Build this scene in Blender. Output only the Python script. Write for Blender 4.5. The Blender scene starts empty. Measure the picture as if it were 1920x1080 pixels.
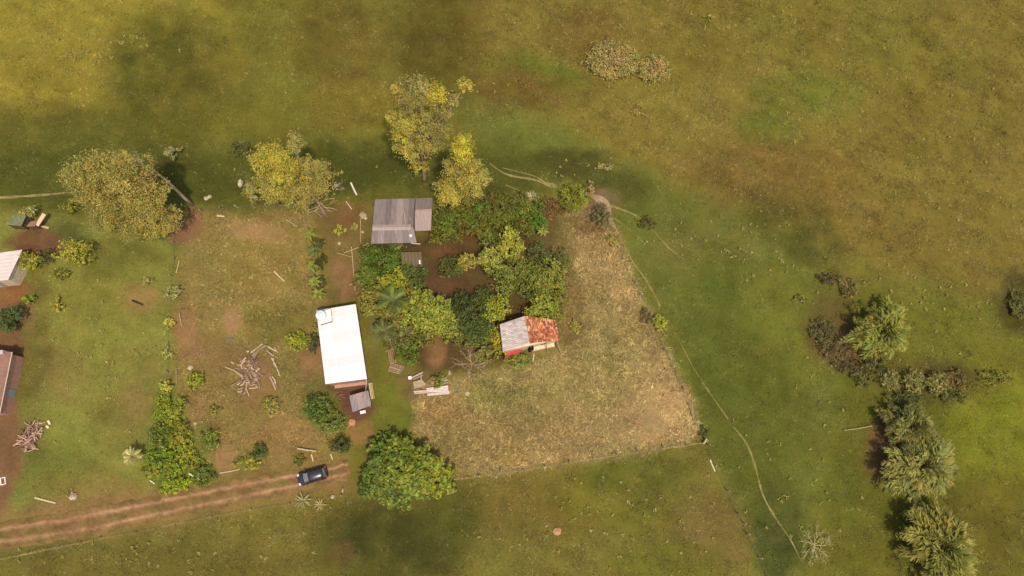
import bpy, math, random
import numpy as np
from mathutils import Vector, Matrix

# ------------------------------------------------------------------ camera, sky, sun, exposure
SC = bpy.context.scene
COL = SC.collection
F = 1350.0                      # focal length in units of a 1920-wide frame
NAD = (860.0, 880.0)            # where the plumb line below the drone lands in that frame
CAMH = 100.0
_d = np.array([(NAD[0]-960)/F, -(NAD[1]-540)/F, -1.0]); _d /= np.linalg.norm(_d)
_zc = -_d
_yc = np.array([0, 1.0, 0]) - _zc*_zc[1]; _yc /= np.linalg.norm(_yc)
_xc = np.cross(_yc, _zc)
RW = np.array([_xc, _yc, _zc])  # camera -> world
cam = bpy.data.cameras.new('drone_camera'); camo = bpy.data.objects.new('drone_camera', cam)
COL.objects.link(camo); SC.camera = camo
cam.sensor_width = 36.0; cam.lens = 36.0*F/1920.0
cam.clip_start = 1.0; cam.clip_end = 8000.0
camo.matrix_world = Matrix([list(RW[0])+[0], list(RW[1])+[0], list(RW[2])+[CAMH], [0, 0, 0, 1]])

SUN_AZ = Vector((0.36, -0.93, 0)).normalized()
SUN_EL = math.radians(69)
w = bpy.data.worlds.new('World'); SC.world = w; w.use_nodes = True
nt = w.node_tree
sky = nt.nodes.new('ShaderNodeTexSky'); sky.sky_type = 'NISHITA'; sky.sun_disc = False
sky.sun_elevation = SUN_EL; sky.sun_rotation = math.atan2(SUN_AZ.x, SUN_AZ.y)
sky.dust_density = 3.0
nt.links.new(sky.outputs[0], nt.nodes['Background'].inputs[0])
nt.nodes['Background'].inputs[1].default_value = 0.15
sl = bpy.data.lights.new('sun', 'SUN'); sl.energy = 3.0; sl.angle = math.radians(2.0); sl.color = (1.0, 0.91, 0.75)
so = bpy.data.objects.new('sun', sl); COL.objects.link(so)
sd = Vector((SUN_AZ.x*math.cos(SUN_EL), SUN_AZ.y*math.cos(SUN_EL), math.sin(SUN_EL)))
so.rotation_euler = sd.to_track_quat('Z', 'Y').to_euler(); so.location = (30, -40, 60)
SC.view_settings.view_transform = 'Standard'; SC.view_settings.look = 'None'
SC.view_settings.exposure = -0.01; SC.view_settings.gamma = 1.0
SC.view_settings.use_curve_mapping = False

# ------------------------------------------------------------------ image coordinate helpers
def P(u, v, z=0.0):
    """point of the site at height z seen at image pixel (u, v)"""
    r = RW @ np.array([(u-960)/F, -(v-540)/F, -1.0])
    t = (z-CAMH)/r[2]
    return np.array([r[0]*t, r[1]*t, z])
def UV(x, y, z=0.0):
    x = np.asarray(x, float); y = np.asarray(y, float)
    dz = np.asarray(z, float)-CAMH
    cx = RW[0, 0]*x+RW[1, 0]*y+RW[2, 0]*dz
    cy = RW[0, 1]*x+RW[1, 1]*y+RW[2, 1]*dz
    cz = RW[0, 2]*x+RW[1, 2]*y+RW[2, 2]*dz
    return 960-F*cx/cz, 540+F*cy/cz
def lin(c):
    c = np.asarray(c, float)/255.0
    return np.where(c <= 0.04045, c/12.92, ((c+0.055)/1.055)**2.4)
_rs = np.random.RandomState(7)
_T = _rs.rand(8, 256, 256)
def vn(x, y, s, k=0):
    x = np.asarray(x, float)/s+17.3*k; y = np.asarray(y, float)/s-9.1*k
    xi = np.floor(x).astype(int); yi = np.floor(y).astype(int)
    fx = x-xi; fy = y-yi
    fx = fx*fx*(3-2*fx); fy = fy*fy*(3-2*fy)
    T = _T[k % 8]
    a = T[xi & 255, yi & 255]; b = T[(xi+1) & 255, yi & 255]
    c = T[xi & 255, (yi+1) & 255]; d = T[(xi+1) & 255, (yi+1) & 255]
    return (a*(1-fx)+b*fx)*(1-fy)+(c*(1-fx)+d*fx)*fy
def fbm(x, y, s, k=0, o=4):
    t = 0; a = 1; n = 0
    for i in range(o):
        t = t+a*vn(x, y, s/(2**i), k+i); n += a; a *= 0.55
    return t/n
def H(x, y):
    return (fbm(x, y, 40, 3, 2)-0.5)*0.5+(vn(x, y, 3.0, 5)-0.5)*0.10
def G(u, v, dz=0.0):
    """ground point under image pixel (u, v)"""
    p = P(u, v, 0.0); p[2] = float(H(p[0], p[1]))+dz
    return p

# ------------------------------------------------------------------ materials
def newmat(name):
    m = bpy.data.materials.new(name); m.use_nodes = True
    return m, m.node_tree, m.node_tree.nodes['Principled BSDF']
def mat_attr(name, rough=0.9, spec=0.1, noise=0.0, nscale=6.0, bump=0.0, bscale=8.0):
    m, n, b = newmat(name)
    at = n.nodes.new('ShaderNodeAttribute'); at.attribute_name = 'Col'
    b.inputs['Roughness'].default_value = rough; b.inputs['Specular IOR Level'].default_value = spec
    src = at.outputs['Color']
    tc = n.nodes.new('ShaderNodeTexCoord')
    if noise:
        nz = n.nodes.new('ShaderNodeTexNoise'); nz.inputs['Scale'].default_value = nscale; nz.inputs['Detail'].default_value = 6
        nz.inputs['Roughness'].default_value = 0.7
        n.links.new(tc.outputs['Object'], nz.inputs['Vector'])
        mr = n.nodes.new('ShaderNodeMapRange'); mr.inputs[1].default_value = 0.25; mr.inputs[2].default_value = 0.75
        mr.inputs[3].default_value = 1-noise; mr.inputs[4].default_value = 1+noise
        n.links.new(nz.outputs[0], mr.inputs[0])
        mx = n.nodes.new('ShaderNodeVectorMath'); mx.operation = 'SCALE'
        n.links.new(src, mx.inputs[0]); n.links.new(mr.outputs[0], mx.inputs['Scale'])
        src = mx.outputs[0]
    n.links.new(src, b.inputs['Base Color'])
    if bump:
        bz = n.nodes.new('ShaderNodeTexNoise'); bz.inputs['Scale'].default_value = bscale; bz.inputs['Detail'].default_value = 5
        n.links.new(tc.outputs['Object'], bz.inputs['Vector'])
        bp = n.nodes.new('ShaderNodeBump'); bp.inputs['Strength'].default_value = bump; bp.inputs['Distance'].default_value = 0.15
        n.links.new(bz.outputs[0], bp.inputs['Height']); n.links.new(bp.outputs[0], b.inputs['Normal'])
    return m
def mat_leaf(name, trans=0.35):
    m, n, b = newmat(name)
    at = n.nodes.new('ShaderNodeAttribute'); at.attribute_name = 'Col'
    n.links.new(at.outputs['Color'], b.inputs['Base Color'])
    b.inputs['Roughness'].default_value = 0.6; b.inputs['Specular IOR Level'].default_value = 0.25
    tr = n.nodes.new('ShaderNodeBsdfTranslucent'); n.links.new(at.outputs['Color'], tr.inputs['Color'])
    ms = n.nodes.new('ShaderNodeMixShader'); ms.inputs[0].default_value = trans
    n.links.new(b.outputs[0], ms.inputs[1]); n.links.new(tr.outputs[0], ms.inputs[2])
    n.links.new(ms.outputs[0], n.nodes['Material Output'].inputs['Surface'])
    return m
def mat_flat(name, c, rough=0.8, metal=0.0, spec=0.3, c2=None, nscale=3.0, stretch=None, bump=0.0):
    """plain colour broken up by a second colour along object-space noise (wear, rust, grain)"""
    m, n, b = newmat(name)
    b.inputs['Roughness'].default_value = rough; b.inputs['Metallic'].default_value = metal
    b.inputs['Specular IOR Level'].default_value = spec
    c = list(lin(c))+[1]; c2 = c if c2 is None else list(lin(c2))+[1]
    tc = n.nodes.new('ShaderNodeTexCoord'); mp = n.nodes.new('ShaderNodeMapping')
    if stretch: mp.inputs['Scale'].default_value = stretch
    nz = n.nodes.new('ShaderNodeTexNoise'); nz.inputs['Scale'].default_value = nscale; nz.inputs['Detail'].default_value = 7
    nz.inputs['Roughness'].default_value = 0.65
    n.links.new(tc.outputs['Object'], mp.inputs[0]); n.links.new(mp.outputs[0], nz.inputs['Vector'])
    rp = n.nodes.new('ShaderNodeValToRGB'); rp.color_ramp.elements[0].position = 0.35; rp.color_ramp.elements[1].position = 0.68
    rp.color_ramp.elements[0].color = c; rp.color_ramp.elements[1].color = c2
    n.links.new(nz.outputs[0], rp.inputs[0]); n.links.new(rp.outputs[0], b.inputs['Base Color'])
    if bump:
        bp = n.nodes.new('ShaderNodeBump'); bp.inputs['Strength'].default_value = bump; bp.inputs['Distance'].default_value = 0.05
        n.links.new(nz.outputs[0], bp.inputs['Height']); n.links.new(bp.outputs[0], b.inputs['Normal'])
    return m
M = {
 'ground': mat_attr('ground_soil_and_turf', 0.95, 0.05, 0.24, 2.6, 0.3, 5.0),
 'grass': mat_leaf('grass_blades', 0.2),
 'leaf': mat_leaf('leaves', 0.38),
 'bark': mat_attr('bark', 0.9, 0.1, 0.25, 9.0),
 'tile': mat_attr('clay_tile', 0.85, 0.2, 0.25, 14.0),
 'wood': mat_attr('weathered_wood', 0.85, 0.15, 0.25, 12.0),
 'whiteroof': mat_flat('white_painted_sheet', (222, 214, 210), 0.5, 0, 0.3, (230, 222, 218), 0.8),
 'whiteroof3': mat_flat('white_painted_sheet_worn', (216, 207, 202), 0.5, 0, 0.3, (226, 218, 213), 0.9, (3, .6, 1)),
 'whiteroof2': mat_flat('white_sheet_dusty', (208, 188, 174), 0.55, 0, 0.3, (220, 204, 192), 0.6),
 'pinkwall': mat_flat('pink_render', (190, 146, 124), 0.9, 0, 0.2, (172, 124, 102), 2.0),
 'cream': mat_flat('whitewash', (222, 204, 170), 0.9, 0, 0.2, (196, 170, 132), 2.5),
 'greysheet': mat_flat('grey_weathered_sheet', (144, 129, 122), 0.6, 0.0, 0.3, (122, 107, 98), 1.2, (4, 0.5, 1)),
 'greysheet2': mat_flat('darker_weathered_sheet', (130, 115, 108), 0.6, 0.0, 0.3, (108, 93, 85), 1.2, (4, 0.5, 1)),
 'greysheet3': mat_flat('pinkish_weathered_sheet', (164, 144, 135), 0.6, 0.0, 0.3, (148, 126, 116), 1.2, (4, 0.5, 1)),
 'zinc': mat_flat('zinc_corrugated', (206, 190, 180), 0.5, 0.0, 0.3, (150, 134, 126), 1.2, (1, 3, 1)),
 'shedsheet': mat_flat('lilac_grey_sheet', (162, 146, 142), 0.55, 0.1, 0.3, (128, 110, 106), 1.0, (5, 0.6, 1)),
 'brownroof': mat_flat('brown_pink_sheet', (150, 112, 94), 0.7, 0, 0.2, (128, 92, 76), 0.7),
 'moss': mat_flat('mossy_sheet', (128, 126, 92), 0.9, 0, 0.1, (96, 102, 62), 2.0),
 'thatch': mat_flat('old_grey_boards', (120, 104, 78), 0.95, 0, 0.1, (92, 78, 54), 4.0, (6, 1, 1)),
 'dark': mat_flat('dark_opening', (26, 20, 16), 0.9),
 'brick': mat_flat('brown_brick_stand', (112, 80, 68), 0.9, 0, 0.1, (86, 60, 52), 6.0),
 'slab': mat_flat('white_slab', (232, 226, 218), 0.8, 0, 0.3, (214, 204, 196), 2.0),
 'tank': mat_flat('pale_cyan_tank', (212, 232, 226), 0.4, 0, 0.5, (224, 238, 234), 1.0),
 'tarp': mat_flat('beige_tarp', (176, 156, 122), 0.8, 0, 0.2, (150, 128, 96), 3.0, None, 0.4),
 'palesheet': mat_flat('pale_pink_sheet', (214, 194, 182), 0.5, 0.1, 0.3, (184, 160, 148), 2.0, (1, 4, 1)),
 'red': mat_flat('red_cloth', (178, 62, 54), 0.8, 0, 0.2, (196, 92, 84), 3.0),
 'rock': mat_flat('pale_stone', (206, 190, 158), 0.95, 0, 0.1, (150, 134, 104), 2.5, None, 0.6),
 'clay': mat_flat('pink_clay', (196, 146, 108), 0.95, 0, 0.1, (170, 122, 86), 2.0, None, 0.6),
 'wire': mat_flat('galvanised_wire', (140, 132, 120), 0.5, 0.6),
 'carpaint': mat_flat('slate_car_paint', (64, 58, 66), 0.28, 0.35, 0.5, (70, 63, 70), 0.6),
 'glass': mat_flat('dark_window_glass', (22, 22, 26), 0.08, 0, 0.8),
 'windscreen': mat_flat('sky_lit_windscreen', (118, 112, 110), 0.15, 0.0, 0.8, (134, 126, 122), 2.0),  # pale grey glass: the sky's reflection is put into the base colour
 'rubber': mat_flat('tyre_rubber', (24, 23, 22), 0.9),
 'alloy': mat_flat('wheel_metal', (150, 148, 146), 0.35, 0.8),
 'lamp': mat_flat('headlamp_lens', (240, 232, 218), 0.15, 0, 0.8),
 'taillamp': mat_flat('tail_lamp_lens', (150, 36, 28), 0.2, 0, 0.8),
 'white': mat_flat('white_plastic', (236, 230, 222), 0.5),
}

# ------------------------------------------------------------------ mesh building
def mesh_np(name, V, Fq, mat, col=None, smooth=False):
    """V (n,3); Fq (m,k) int array; col (n,3) linear"""
    me = bpy.data.meshes.new(name)
    V = np.ascontiguousarray(V, np.float32); Fq = np.ascontiguousarray(Fq, np.int32)
    m, k = Fq.shape
    me.vertices.add(len(V)); me.vertices.foreach_set('co', V.ravel())
    me.loops.add(m*k); me.loops.foreach_set('vertex_index', Fq.ravel())
    me.polygons.add(m); me.polygons.foreach_set('loop_start', np.arange(0, m*k, k, dtype=np.int32))
    if smooth: me.polygons.foreach_set('use_smooth', np.ones(m, bool))
    if col is not None:
        a = me.attributes.new('Col', 'FLOAT_COLOR', 'POINT')
        c4 = np.ones((len(V), 4), np.float32); c4[:, :3] = col
        a.data.foreach_set('color', c4.ravel())
    me.update(calc_edges=True); me.validate()
    me.materials.append(mat)
    return me
def link(name, me, parent=None, loc=(0, 0, 0)):
    o = bpy.data.objects.new(name, me); COL.objects.link(o)
    o.location = loc
    if parent is not None: o.parent = parent
    return o
def tag(o, label=None, cat=None, group=None, kind=None):
    if label: o['label'] = label
    if cat: o['category'] = cat
    if group: o['group'] = group
    if kind: o['kind'] = kind
    return o
def thing(name, label, cat, loc, group=None, rz=0.0):
    o = bpy.data.objects.new(name, None); COL.objects.link(o)
    o.location = tuple(float(c) for c in loc); o.rotation_euler = (0, 0, rz); o.empty_display_size = 0.3
    return tag(o, label, cat, group)
class MB:
    """collects boxes, bars and tubes; build() links them as ONE mesh"""
    def __init__(s): s.v = []; s.f = []; s.c = []; s.cc = (0.3, 0.3, 0.3)
    def add(s, vs, fs):
        n = len(s.v)
        for p in vs: s.v.append(tuple(float(q) for q in p)); s.c.append(tuple(s.cc))
        for f in fs: s.f.append(tuple(i+n for i in f))
    def hexa(s, b, t):
        s.add(list(b)+list(t), [(3, 2, 1, 0), (4, 5, 6, 7), (0, 1, 5, 4), (1, 2, 6, 5), (2, 3, 7, 6), (3, 0, 4, 7)])
    def box(s, c, size, rz=0.0):
        hx, hy, hz = size[0]/2, size[1]/2, size[2]/2; ca, sa = math.cos(rz), math.sin(rz)
        q = lambda x, y, z: (c[0]+x*ca-y*sa, c[1]+x*sa+y*ca, c[2]+z)
        s.hexa([q(-hx, -hy, -hz), q(hx, -hy, -hz), q(hx, hy, -hz), q(-hx, hy, -hz)],
               [q(-hx, -hy, hz), q(hx, -hy, hz), q(hx, hy, hz), q(-hx, hy, hz)])
    def bar(s, p, q, w, h):
        p = Vector(p); q = Vector(q); d = (q-p).normalized()
        up = Vector((0, 0, 1)) if abs(d.z) < 0.9 else Vector((1, 0, 0))
        x = d.cross(up).normalized()*w/2; y = x.cross(d).normalized()*h/2
        s.hexa([p-x-y, p+x-y, q+x-y, q-x-y], [p-x+y, p+x+y, q+x+y, q-x+y])
    def tube(s, pts, rad, n=6):
        pts = [Vector(p) for p in pts]; vs = []; fs = []
        for i, p in enumerate(pts):
            d = (pts[min(i+1, len(pts)-1)]-pts[max(i-1, 0)]).normalized()
            a = Vector((0, 0, 1)) if abs(d.z) < 0.9 else Vector((1, 0, 0))
            x = d.cross(a).normalized(); y = x.cross(d)
            for k in range(n):
                t = 2*math.pi*k/n
                vs.append(p+(x*math.cos(t)+y*math.sin(t))*rad[i])
        for i in range(len(pts)-1):
            for k in range(n):
                fs.append((i*n+k, i*n+(k+1) % n, (i+1)*n+(k+1) % n, (i+1)*n+k))
        fs.append(tuple(range(n))[::-1]); fs.append(tuple((len(pts)-1)*n+k for k in range(n)))
        s.add(vs, fs)
    def build(s, name, mat, parent=None, loc=(0, 0, 0), smooth=False):
        """verts are given in world metres; loc is the object's (or its thing's) origin"""
        me = bpy.data.meshes.new(name)
        off = Vector(tuple(float(q) for q in loc))
        me.from_pydata([Vector(p)-off for p in s.v], [], s.f)
        a = me.attributes.new('Col', 'FLOAT_COLOR', 'POINT')
        a.data.foreach_set('color', np.array([list(c)+[1] for c in s.c], np.float32).ravel())
        if smooth: me.polygons.foreach_set('use_smooth', [True]*len(me.polygons))
        me.update(); me.materials.append(mat)
        return link(name, me, parent, (0, 0, 0) if parent else tuple(off))
def slab(mb, c, th=0.04, rib=None, amp=0.0, along=0, bow=0.0):
    """closed sheet over corners c = [a,b,c,d] (ring); ribs parallel to a-b when along=0, a-d when along=1"""
    a, b, cc, d = [np.array(p, float) for p in c]
    if along: a, b, cc, d = a, d, cc, b
    L = np.linalg.norm(d-a)
    n = max(2, int(round(L/rib))*4+1) if rib else 2
    nrm = np.cross(b-a, d-a); nrm /= np.linalg.norm(nrm)
    if nrm[2] < 0: nrm = -nrm
    m = 5 if bow else 2
    top = []; bot = []
    for i in range(n):
        t = i/(n-1)
        wv = amp*(0.0, 1.0, 1.0, 0.0)[i % 4] if rib else 0.0
        for j in range(m):
            s_ = j/(m-1)
            p = (a*(1-t)+d*t)*(1-s_)+(b*(1-t)+cc*t)*s_+nrm*(wv-bow*math.sin(math.pi*s_))
            top.append(p); bot.append(p-nrm*th)
    N = n*m; fs = []
    for i in range(n-1):
        for j in range(m-1):
            q = (i*m+j, i*m+j+1, (i+1)*m+j+1, (i+1)*m+j)
            fs.append(q); fs.append(tuple(k+N for k in q[::-1]))
    ring = [j for j in range(m)]+[i*m+m-1 for i in range(1, n)]+[(n-1)*m+j for j in range(m-2, -1, -1)]+[i*m for i in range(n-2, 0, -1)]
    for k in range(len(ring)):
        p, q = ring[k], ring[(k+1) % len(ring)]
        fs.append((p, p+N, q+N, q))
    mb.add(top+bot, fs)
def prism(mb, pts, z0, ztop):
    """vertical walls over a footprint ring; ztop may be a list"""
    n = len(pts); zt = ztop if hasattr(ztop, '__len__') else [ztop]*n
    vs = [(p[0], p[1], z0) for p in pts]+[(p[0], p[1], zt[i]) for i, p in enumerate(pts)]
    fs = [(i, (i+1) % n, n+(i+1) % n, n+i) for i in range(n)]
    fs += [tuple(range(n))[::-1], tuple(range(n, 2*n))]
    mb.add(vs, fs)
def inset(c, k):
    c = [np.array(p, float) for p in c]; m = sum(c)/len(c)
    out = []
    for p in c:
        d = p-m; d[2] = 0; L = np.linalg.norm(d)
        out.append(p-d/L*k)
    return out
def panel(mb, a, b, s0, s1, z0, z1, out, depth):
    """a box lying against the wall line a-b from fraction s0 to s1, standing out by depth"""
    a = np.array(a, float)[:2]; b = np.array(b, float)[:2]
    p = a+(b-a)*s0; q = a+(b-a)*s1; n = np.array(out, float)*depth; e = -np.array(out, float)*0.03
    B = [np.append(p+e, z0), np.append(q+e, z0), np.append(q+n, z0), np.append(p+n, z0)]
    T = [np.append(p+e, z1), np.append(q+e, z1), np.append(q+n, z1), np.append(p+n, z1)]
    mb.hexa(B, T)

# ------------------------------------------------------------------ ground cover map
# every entry: ground colour as it looks in daylight (soft darker patches included), blades per square metre, blade length
KG = np.array([.80, .81, .77])
def zone_ops():
    Z = []
    B = lambda u, v, ru, rv, c, a=1.0, d=None, l=None, rot=0: Z.append(('b', u, v, ru, rv, rot, c, a, d, l))
    Y = lambda pts, c, a=1.0, fe=14, d=None, l=None: Z.append(('p', pts, fe, c, a, d, l))
    # pasture
    B(60, 40, 380, 260, (146, 130, 50), .9); B(180, 120, 260, 120, (136, 120, 48), .7)
    B(310, 150, 120, 140, (84, 80, 30), .8); B(560, 40, 160, 110, (108, 98, 38), .6); B(640, 90, 90, 120, (100, 84, 36), .6)
    B(840, 60, 110, 140, (88, 76, 30), .8); B(480, 210, 200, 60, (104, 98, 36), .6); B(690, 200, 130, 50, (122, 106, 42), .7)
    B(80, 260, 200, 70, (94, 90, 36), .7)
    Y([(880, -200), (2200, -200), (2200, 560), (1560, 500), (1380, 380), (1200, 320), (1040, 230), (900, 170)], (124, 108, 48), .95, 40, 62, .32)
    B(1600, 60, 240, 120, (116, 106, 42), .55, rot=20); B(1750, 140, 160, 200, (116, 104, 42), .5); B(1280, 110, 120, 60, (112, 102, 40), .4)
    B(1040, 140, 70, 26, (98, 110, 36), .6, 40, .3, 15); B(990, 120, 90, 30, (100, 106, 38), .5)
    B(1440, 240, 60, 34, (100, 108, 38), .55, 40, .3); B(1480, 170, 90, 50, (106, 108, 42), .55); B(1560, 180, 70, 40, (106, 108, 40), .5)
    B(1400, 330, 160, 80, (116, 92, 44), .55); B(1520, 330, 120, 70, (118, 94, 44), .5); B(980, 170, 90, 40, (106, 82, 38), .6); B(1090, 60, 90, 40, (104, 82, 38), .6)
    B(1850, 520, 120, 70, (112, 94, 42), .5); B(1700, 420, 200, 70, (124, 104, 48), .5)
    Y([(850, 200), (1040, 230), (1200, 320), (1400, 400), (1540, 500), (1620, 700), (1560, 880), (1500, 1100), (1420, 1080), (1320, 830), (1240, 600), (1150, 440), (1100, 350), (930, 300)], (102, 104, 44), .9, 30, 34, .28)
    B(1500, 430, 110, 60, (80, 76, 32), .7, rot=35); B(1330, 470, 120, 60, (104, 100, 46), .6); B(1400, 560, 140, 60, (100, 98, 40), .6)
    B(1350, 640, 80, 180, (90, 94, 36), .7); B(1480, 620, 90, 130, (112, 108, 42), .7); B(1420, 800, 100, 180, (88, 90, 33), .75); B(1460, 1010, 60, 110, (72, 76, 34), .8)
    B(1060, 310, 90, 30, (72, 66, 30), .75); B(1150, 360, 70, 40, (80, 74, 34), .6)
    Y([(1560, 880), (1620, 700), (1560, 520), (1700, 560), (2200, 560), (2200, 1300), (1480, 1300)], (104, 100, 38), .9, 50, 44, .3)
    B(1620, 850, 80, 250, (96, 94, 34), .6); B(1890, 800, 120, 150, (122, 120, 34), .8); B(1850, 990, 120, 110, (100, 88, 34), .6); B(1760, 620, 130, 60, (112, 108, 40), .7)
    B(1905, 570, 40, 60, (78, 68, 32), .7); B(1560, 620, 60, 70, (96, 72, 44), .6)
    B(1660, 840, 40, 70, (122, 88, 60), .8, 10, .2); B(1590, 650, 50, 50, (116, 86, 62), .7, 12, .2); B(1760, 715, 120, 40, (88, 76, 40), .7)
    # darker green belt behind the tree row
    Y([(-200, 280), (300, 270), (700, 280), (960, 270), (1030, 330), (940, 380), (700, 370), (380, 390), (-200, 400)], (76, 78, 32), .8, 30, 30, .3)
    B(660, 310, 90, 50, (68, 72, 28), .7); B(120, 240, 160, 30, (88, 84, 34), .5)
    # southern pasture
    Y([(-300, 1030), (600, 945), (850, 905), (1325, 835), (1440, 1100), (1440, 1400), (-300, 1400)], (116, 105, 47), .95, 14, 60, .3)
    B(1150, 940, 160, 60, (108, 102, 36), .6); B(1180, 880, 120, 40, (92, 92, 34), .6); B(1330, 1000, 80, 90, (116, 94, 52), .65); B(960, 960, 110, 60, (102, 88, 40), .5)
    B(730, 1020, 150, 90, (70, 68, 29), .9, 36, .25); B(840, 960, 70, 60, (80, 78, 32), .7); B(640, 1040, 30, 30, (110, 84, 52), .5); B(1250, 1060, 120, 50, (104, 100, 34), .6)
    B(300, 1050, 300, 40, (104, 92, 40), .6)
    # left lawn and yards
    Y([(-200, 400), (330, 400), (335, 560), (320, 720), (290, 920), (60, 960), (-200, 990)], (128, 124, 58), .95, 16, 55, .22)
    B(190, 620, 110, 130, (128, 123, 54), .6); B(230, 780, 80, 70, (126, 112, 54), .6); B(120, 700, 60, 60, (134, 110, 64), .5); B(250, 690, 60, 50, (130, 112, 58), .5)
    B(120, 880, 90, 60, (108, 106, 46), .6); B(60, 640, 40, 200, (104, 92, 46), .6); B(220, 480, 80, 50, (104, 102, 44), .7)
    B(262, 560, 40, 34, (144, 114, 70), .75, 14, .12); B(260, 760, 40, 40, (140, 112, 66), .6); B(180, 920, 120, 30, (138, 110, 60), .6)
    Y([(-200, 520), (30, 560), (50, 640), (30, 700), (38, 880), (10, 960), (-200, 960)], (130, 92, 66), .9, 10, 6, .15)
    B(20, 545, 40, 22, (140, 94, 60), .9, 3, .1); B(70, 455, 60, 28, (112, 78, 56), .9, 8, .15); B(85, 430, 30, 20, (120, 84, 60), .8, 8, .15); B(130, 430, 40, 26, (86, 88, 42), .7)
    B(60, 590, 20, 30, (136, 104, 70), .7, 6, .15)
    # middle dry lot
    Y([(340, 395), (600, 395), (612, 560), (600, 730), (650, 850), (560, 870), (420, 890), (330, 920), (320, 720), (330, 560)], (136, 115, 64), .95, 12, 130, .32)
    B(470, 430, 40, 20, (160, 122, 84), .7, 40, .18, 15); B(510, 445, 30, 14, (150, 116, 76), .5, 50, .2); B(438, 590, 16, 28, (158, 120, 84), .7, 35, .18)
    B(350, 620, 26, 60, (148, 110, 76), .7, 30, .18); B(350, 430, 36, 30, (136, 94, 70), .8, 10, .15); B(400, 660, 70, 40, (130, 100, 62), .6, 60, .2)
    B(488, 722, 40, 56, (144, 104, 74), .75, 30, .15); B(440, 770, 120, 70, (134, 110, 62), .5); B(424, 855, 22, 28, (160, 118, 82), .75, 20, .15); B(590, 690, 30, 70, (144, 106, 76), .7, 20, .15)
    B(470, 500, 90, 60, (128, 108, 54), .6); B(520, 600, 60, 40, (112, 102, 46), .6); B(360, 780, 30, 60, (140, 106, 70), .6); B(530, 820, 60, 40, (146, 112, 66), .6)
    B(316, 830, 44, 100, (104, 118, 42), .95, 90, .4); B(350, 890, 60, 30, (108, 120, 44), .8, 80, .35); B(380, 820, 26, 40, (106, 114, 46), .7, 80, .3); B(600, 760, 36, 50, (100, 106, 46), .7, 60, .3)
    # yards among the houses
    Y([(600, 395), (700, 380), (700, 470), (680, 560), (610, 570)], (120, 100, 58), .95, 8, 40, .15)
    B(640, 400, 40, 26, (122, 86, 56), .7, 10, .15); B(645, 520, 26, 40, (146, 104, 74), .7, 8, .12); B(620, 430, 20, 40, (108, 94, 48), .5)
    Y([(690, 460), (830, 430), (920, 430), (1060, 400), (1070, 640), (1040, 660), (860, 700), (780, 700), (760, 560), (700, 560)], (88, 69, 43), .95, 10, 20, .15)
    B(860, 465, 50, 26, (106, 73, 49), .8, 4, .1); B(830, 540, 40, 50, (96, 67, 48), .8, 5, .1); B(815, 650, 26, 46, (130, 98, 62), .85, 20, .2)
    Y([(684, 560), (730, 590), (745, 680), (770, 720), (775, 830), (690, 850), (650, 870), (690, 760), (700, 700)], (108, 103, 43), .97, 10, 50, .14)
    B(735, 770, 44, 70, (106, 106, 40), .8); B(712, 650, 16, 70, (104, 102, 42), .8, 50, .14); B(672, 810, 24, 24, (150, 112, 70), .7, 10, .15); B(700, 620, 8, 60, (118, 108, 78), .6, 10, .1)
    Y([(612, 720), (690, 720), (700, 770), (665, 800), (630, 740)], (110, 76, 60), .95, 6, 4, .1)
    B(790, 730, 50, 30, (120, 92, 62), .8, 15, .15)
    # straw yard
    Y([(1050, 385), (1110, 390), (1150, 440), (1195, 530), (1240, 610), (1265, 690), (1300, 770), (1318, 828), (1100, 862), (850, 900), (770, 800), (775, 740), (860, 710), (960, 690), (1060, 650), (1075, 540)], (158, 133, 84), .97, 12, 130, .6)
    B(1215, 775, 90, 50, (170, 137, 92), .75, 70, .28, -15); B(1250, 820, 60, 20, (168, 135, 90), .6, 70, .28); B(1000, 760, 70, 40, (138, 120, 66), .6); B(960, 840, 60, 30, (140, 116, 64), .6); B(1180, 620, 40, 60, (140, 120, 70), .6); B(1010, 715, 110, 42, (142, 128, 74), .6); B(1130, 700, 60, 70, (142, 124, 70), .5); B(1120, 600, 50, 80, (146, 130, 76), .5)
    B(900, 800, 60, 50, (146, 120, 72), .6); B(850, 830, 60, 50, (130, 112, 62), .6); B(1090, 640, 80, 50, (138, 122, 70), .6); B(940, 740, 70, 30, (124, 116, 58), .7); B(1110, 480, 40, 70, (150, 122, 76), .5); B(830, 770, 50, 30, (136, 110, 62), .7); B(1075, 600, 20, 60, (112, 92, 54), .7, 60, .3)
    B(1100, 420, 50, 30, (112, 88, 52), .7); B(1130, 380, 30, 24, (132, 104, 78), .7, 20, .2)
    B(1056, 460, 24, 70, (124, 106, 60), .9, 110, .4); B(1068, 570, 18, 60, (124, 104, 60), .9, 110, .4); B(1000, 655, 60, 14, (126, 114, 60), .8, 100, .35); B(900, 680, 40, 20, (116, 104, 54), .8, 80, .3); B(1020, 440, 30, 26, (106, 92, 50), .8, 70, .3)
    # verge and lane shoulder
    Y([(-200, 985), (300, 915), (560, 868), (650, 860), (660, 915), (560, 935), (300, 985), (-200, 1055)], (140, 108, 68), .9, 14, 25, .18)
    B(60, 1030, 140, 20, (104, 96, 52), .6, rot=-6)
    return Z
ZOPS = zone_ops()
XR = (-88.0, 100.0); YR = (-26.0, 100.0)
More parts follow.
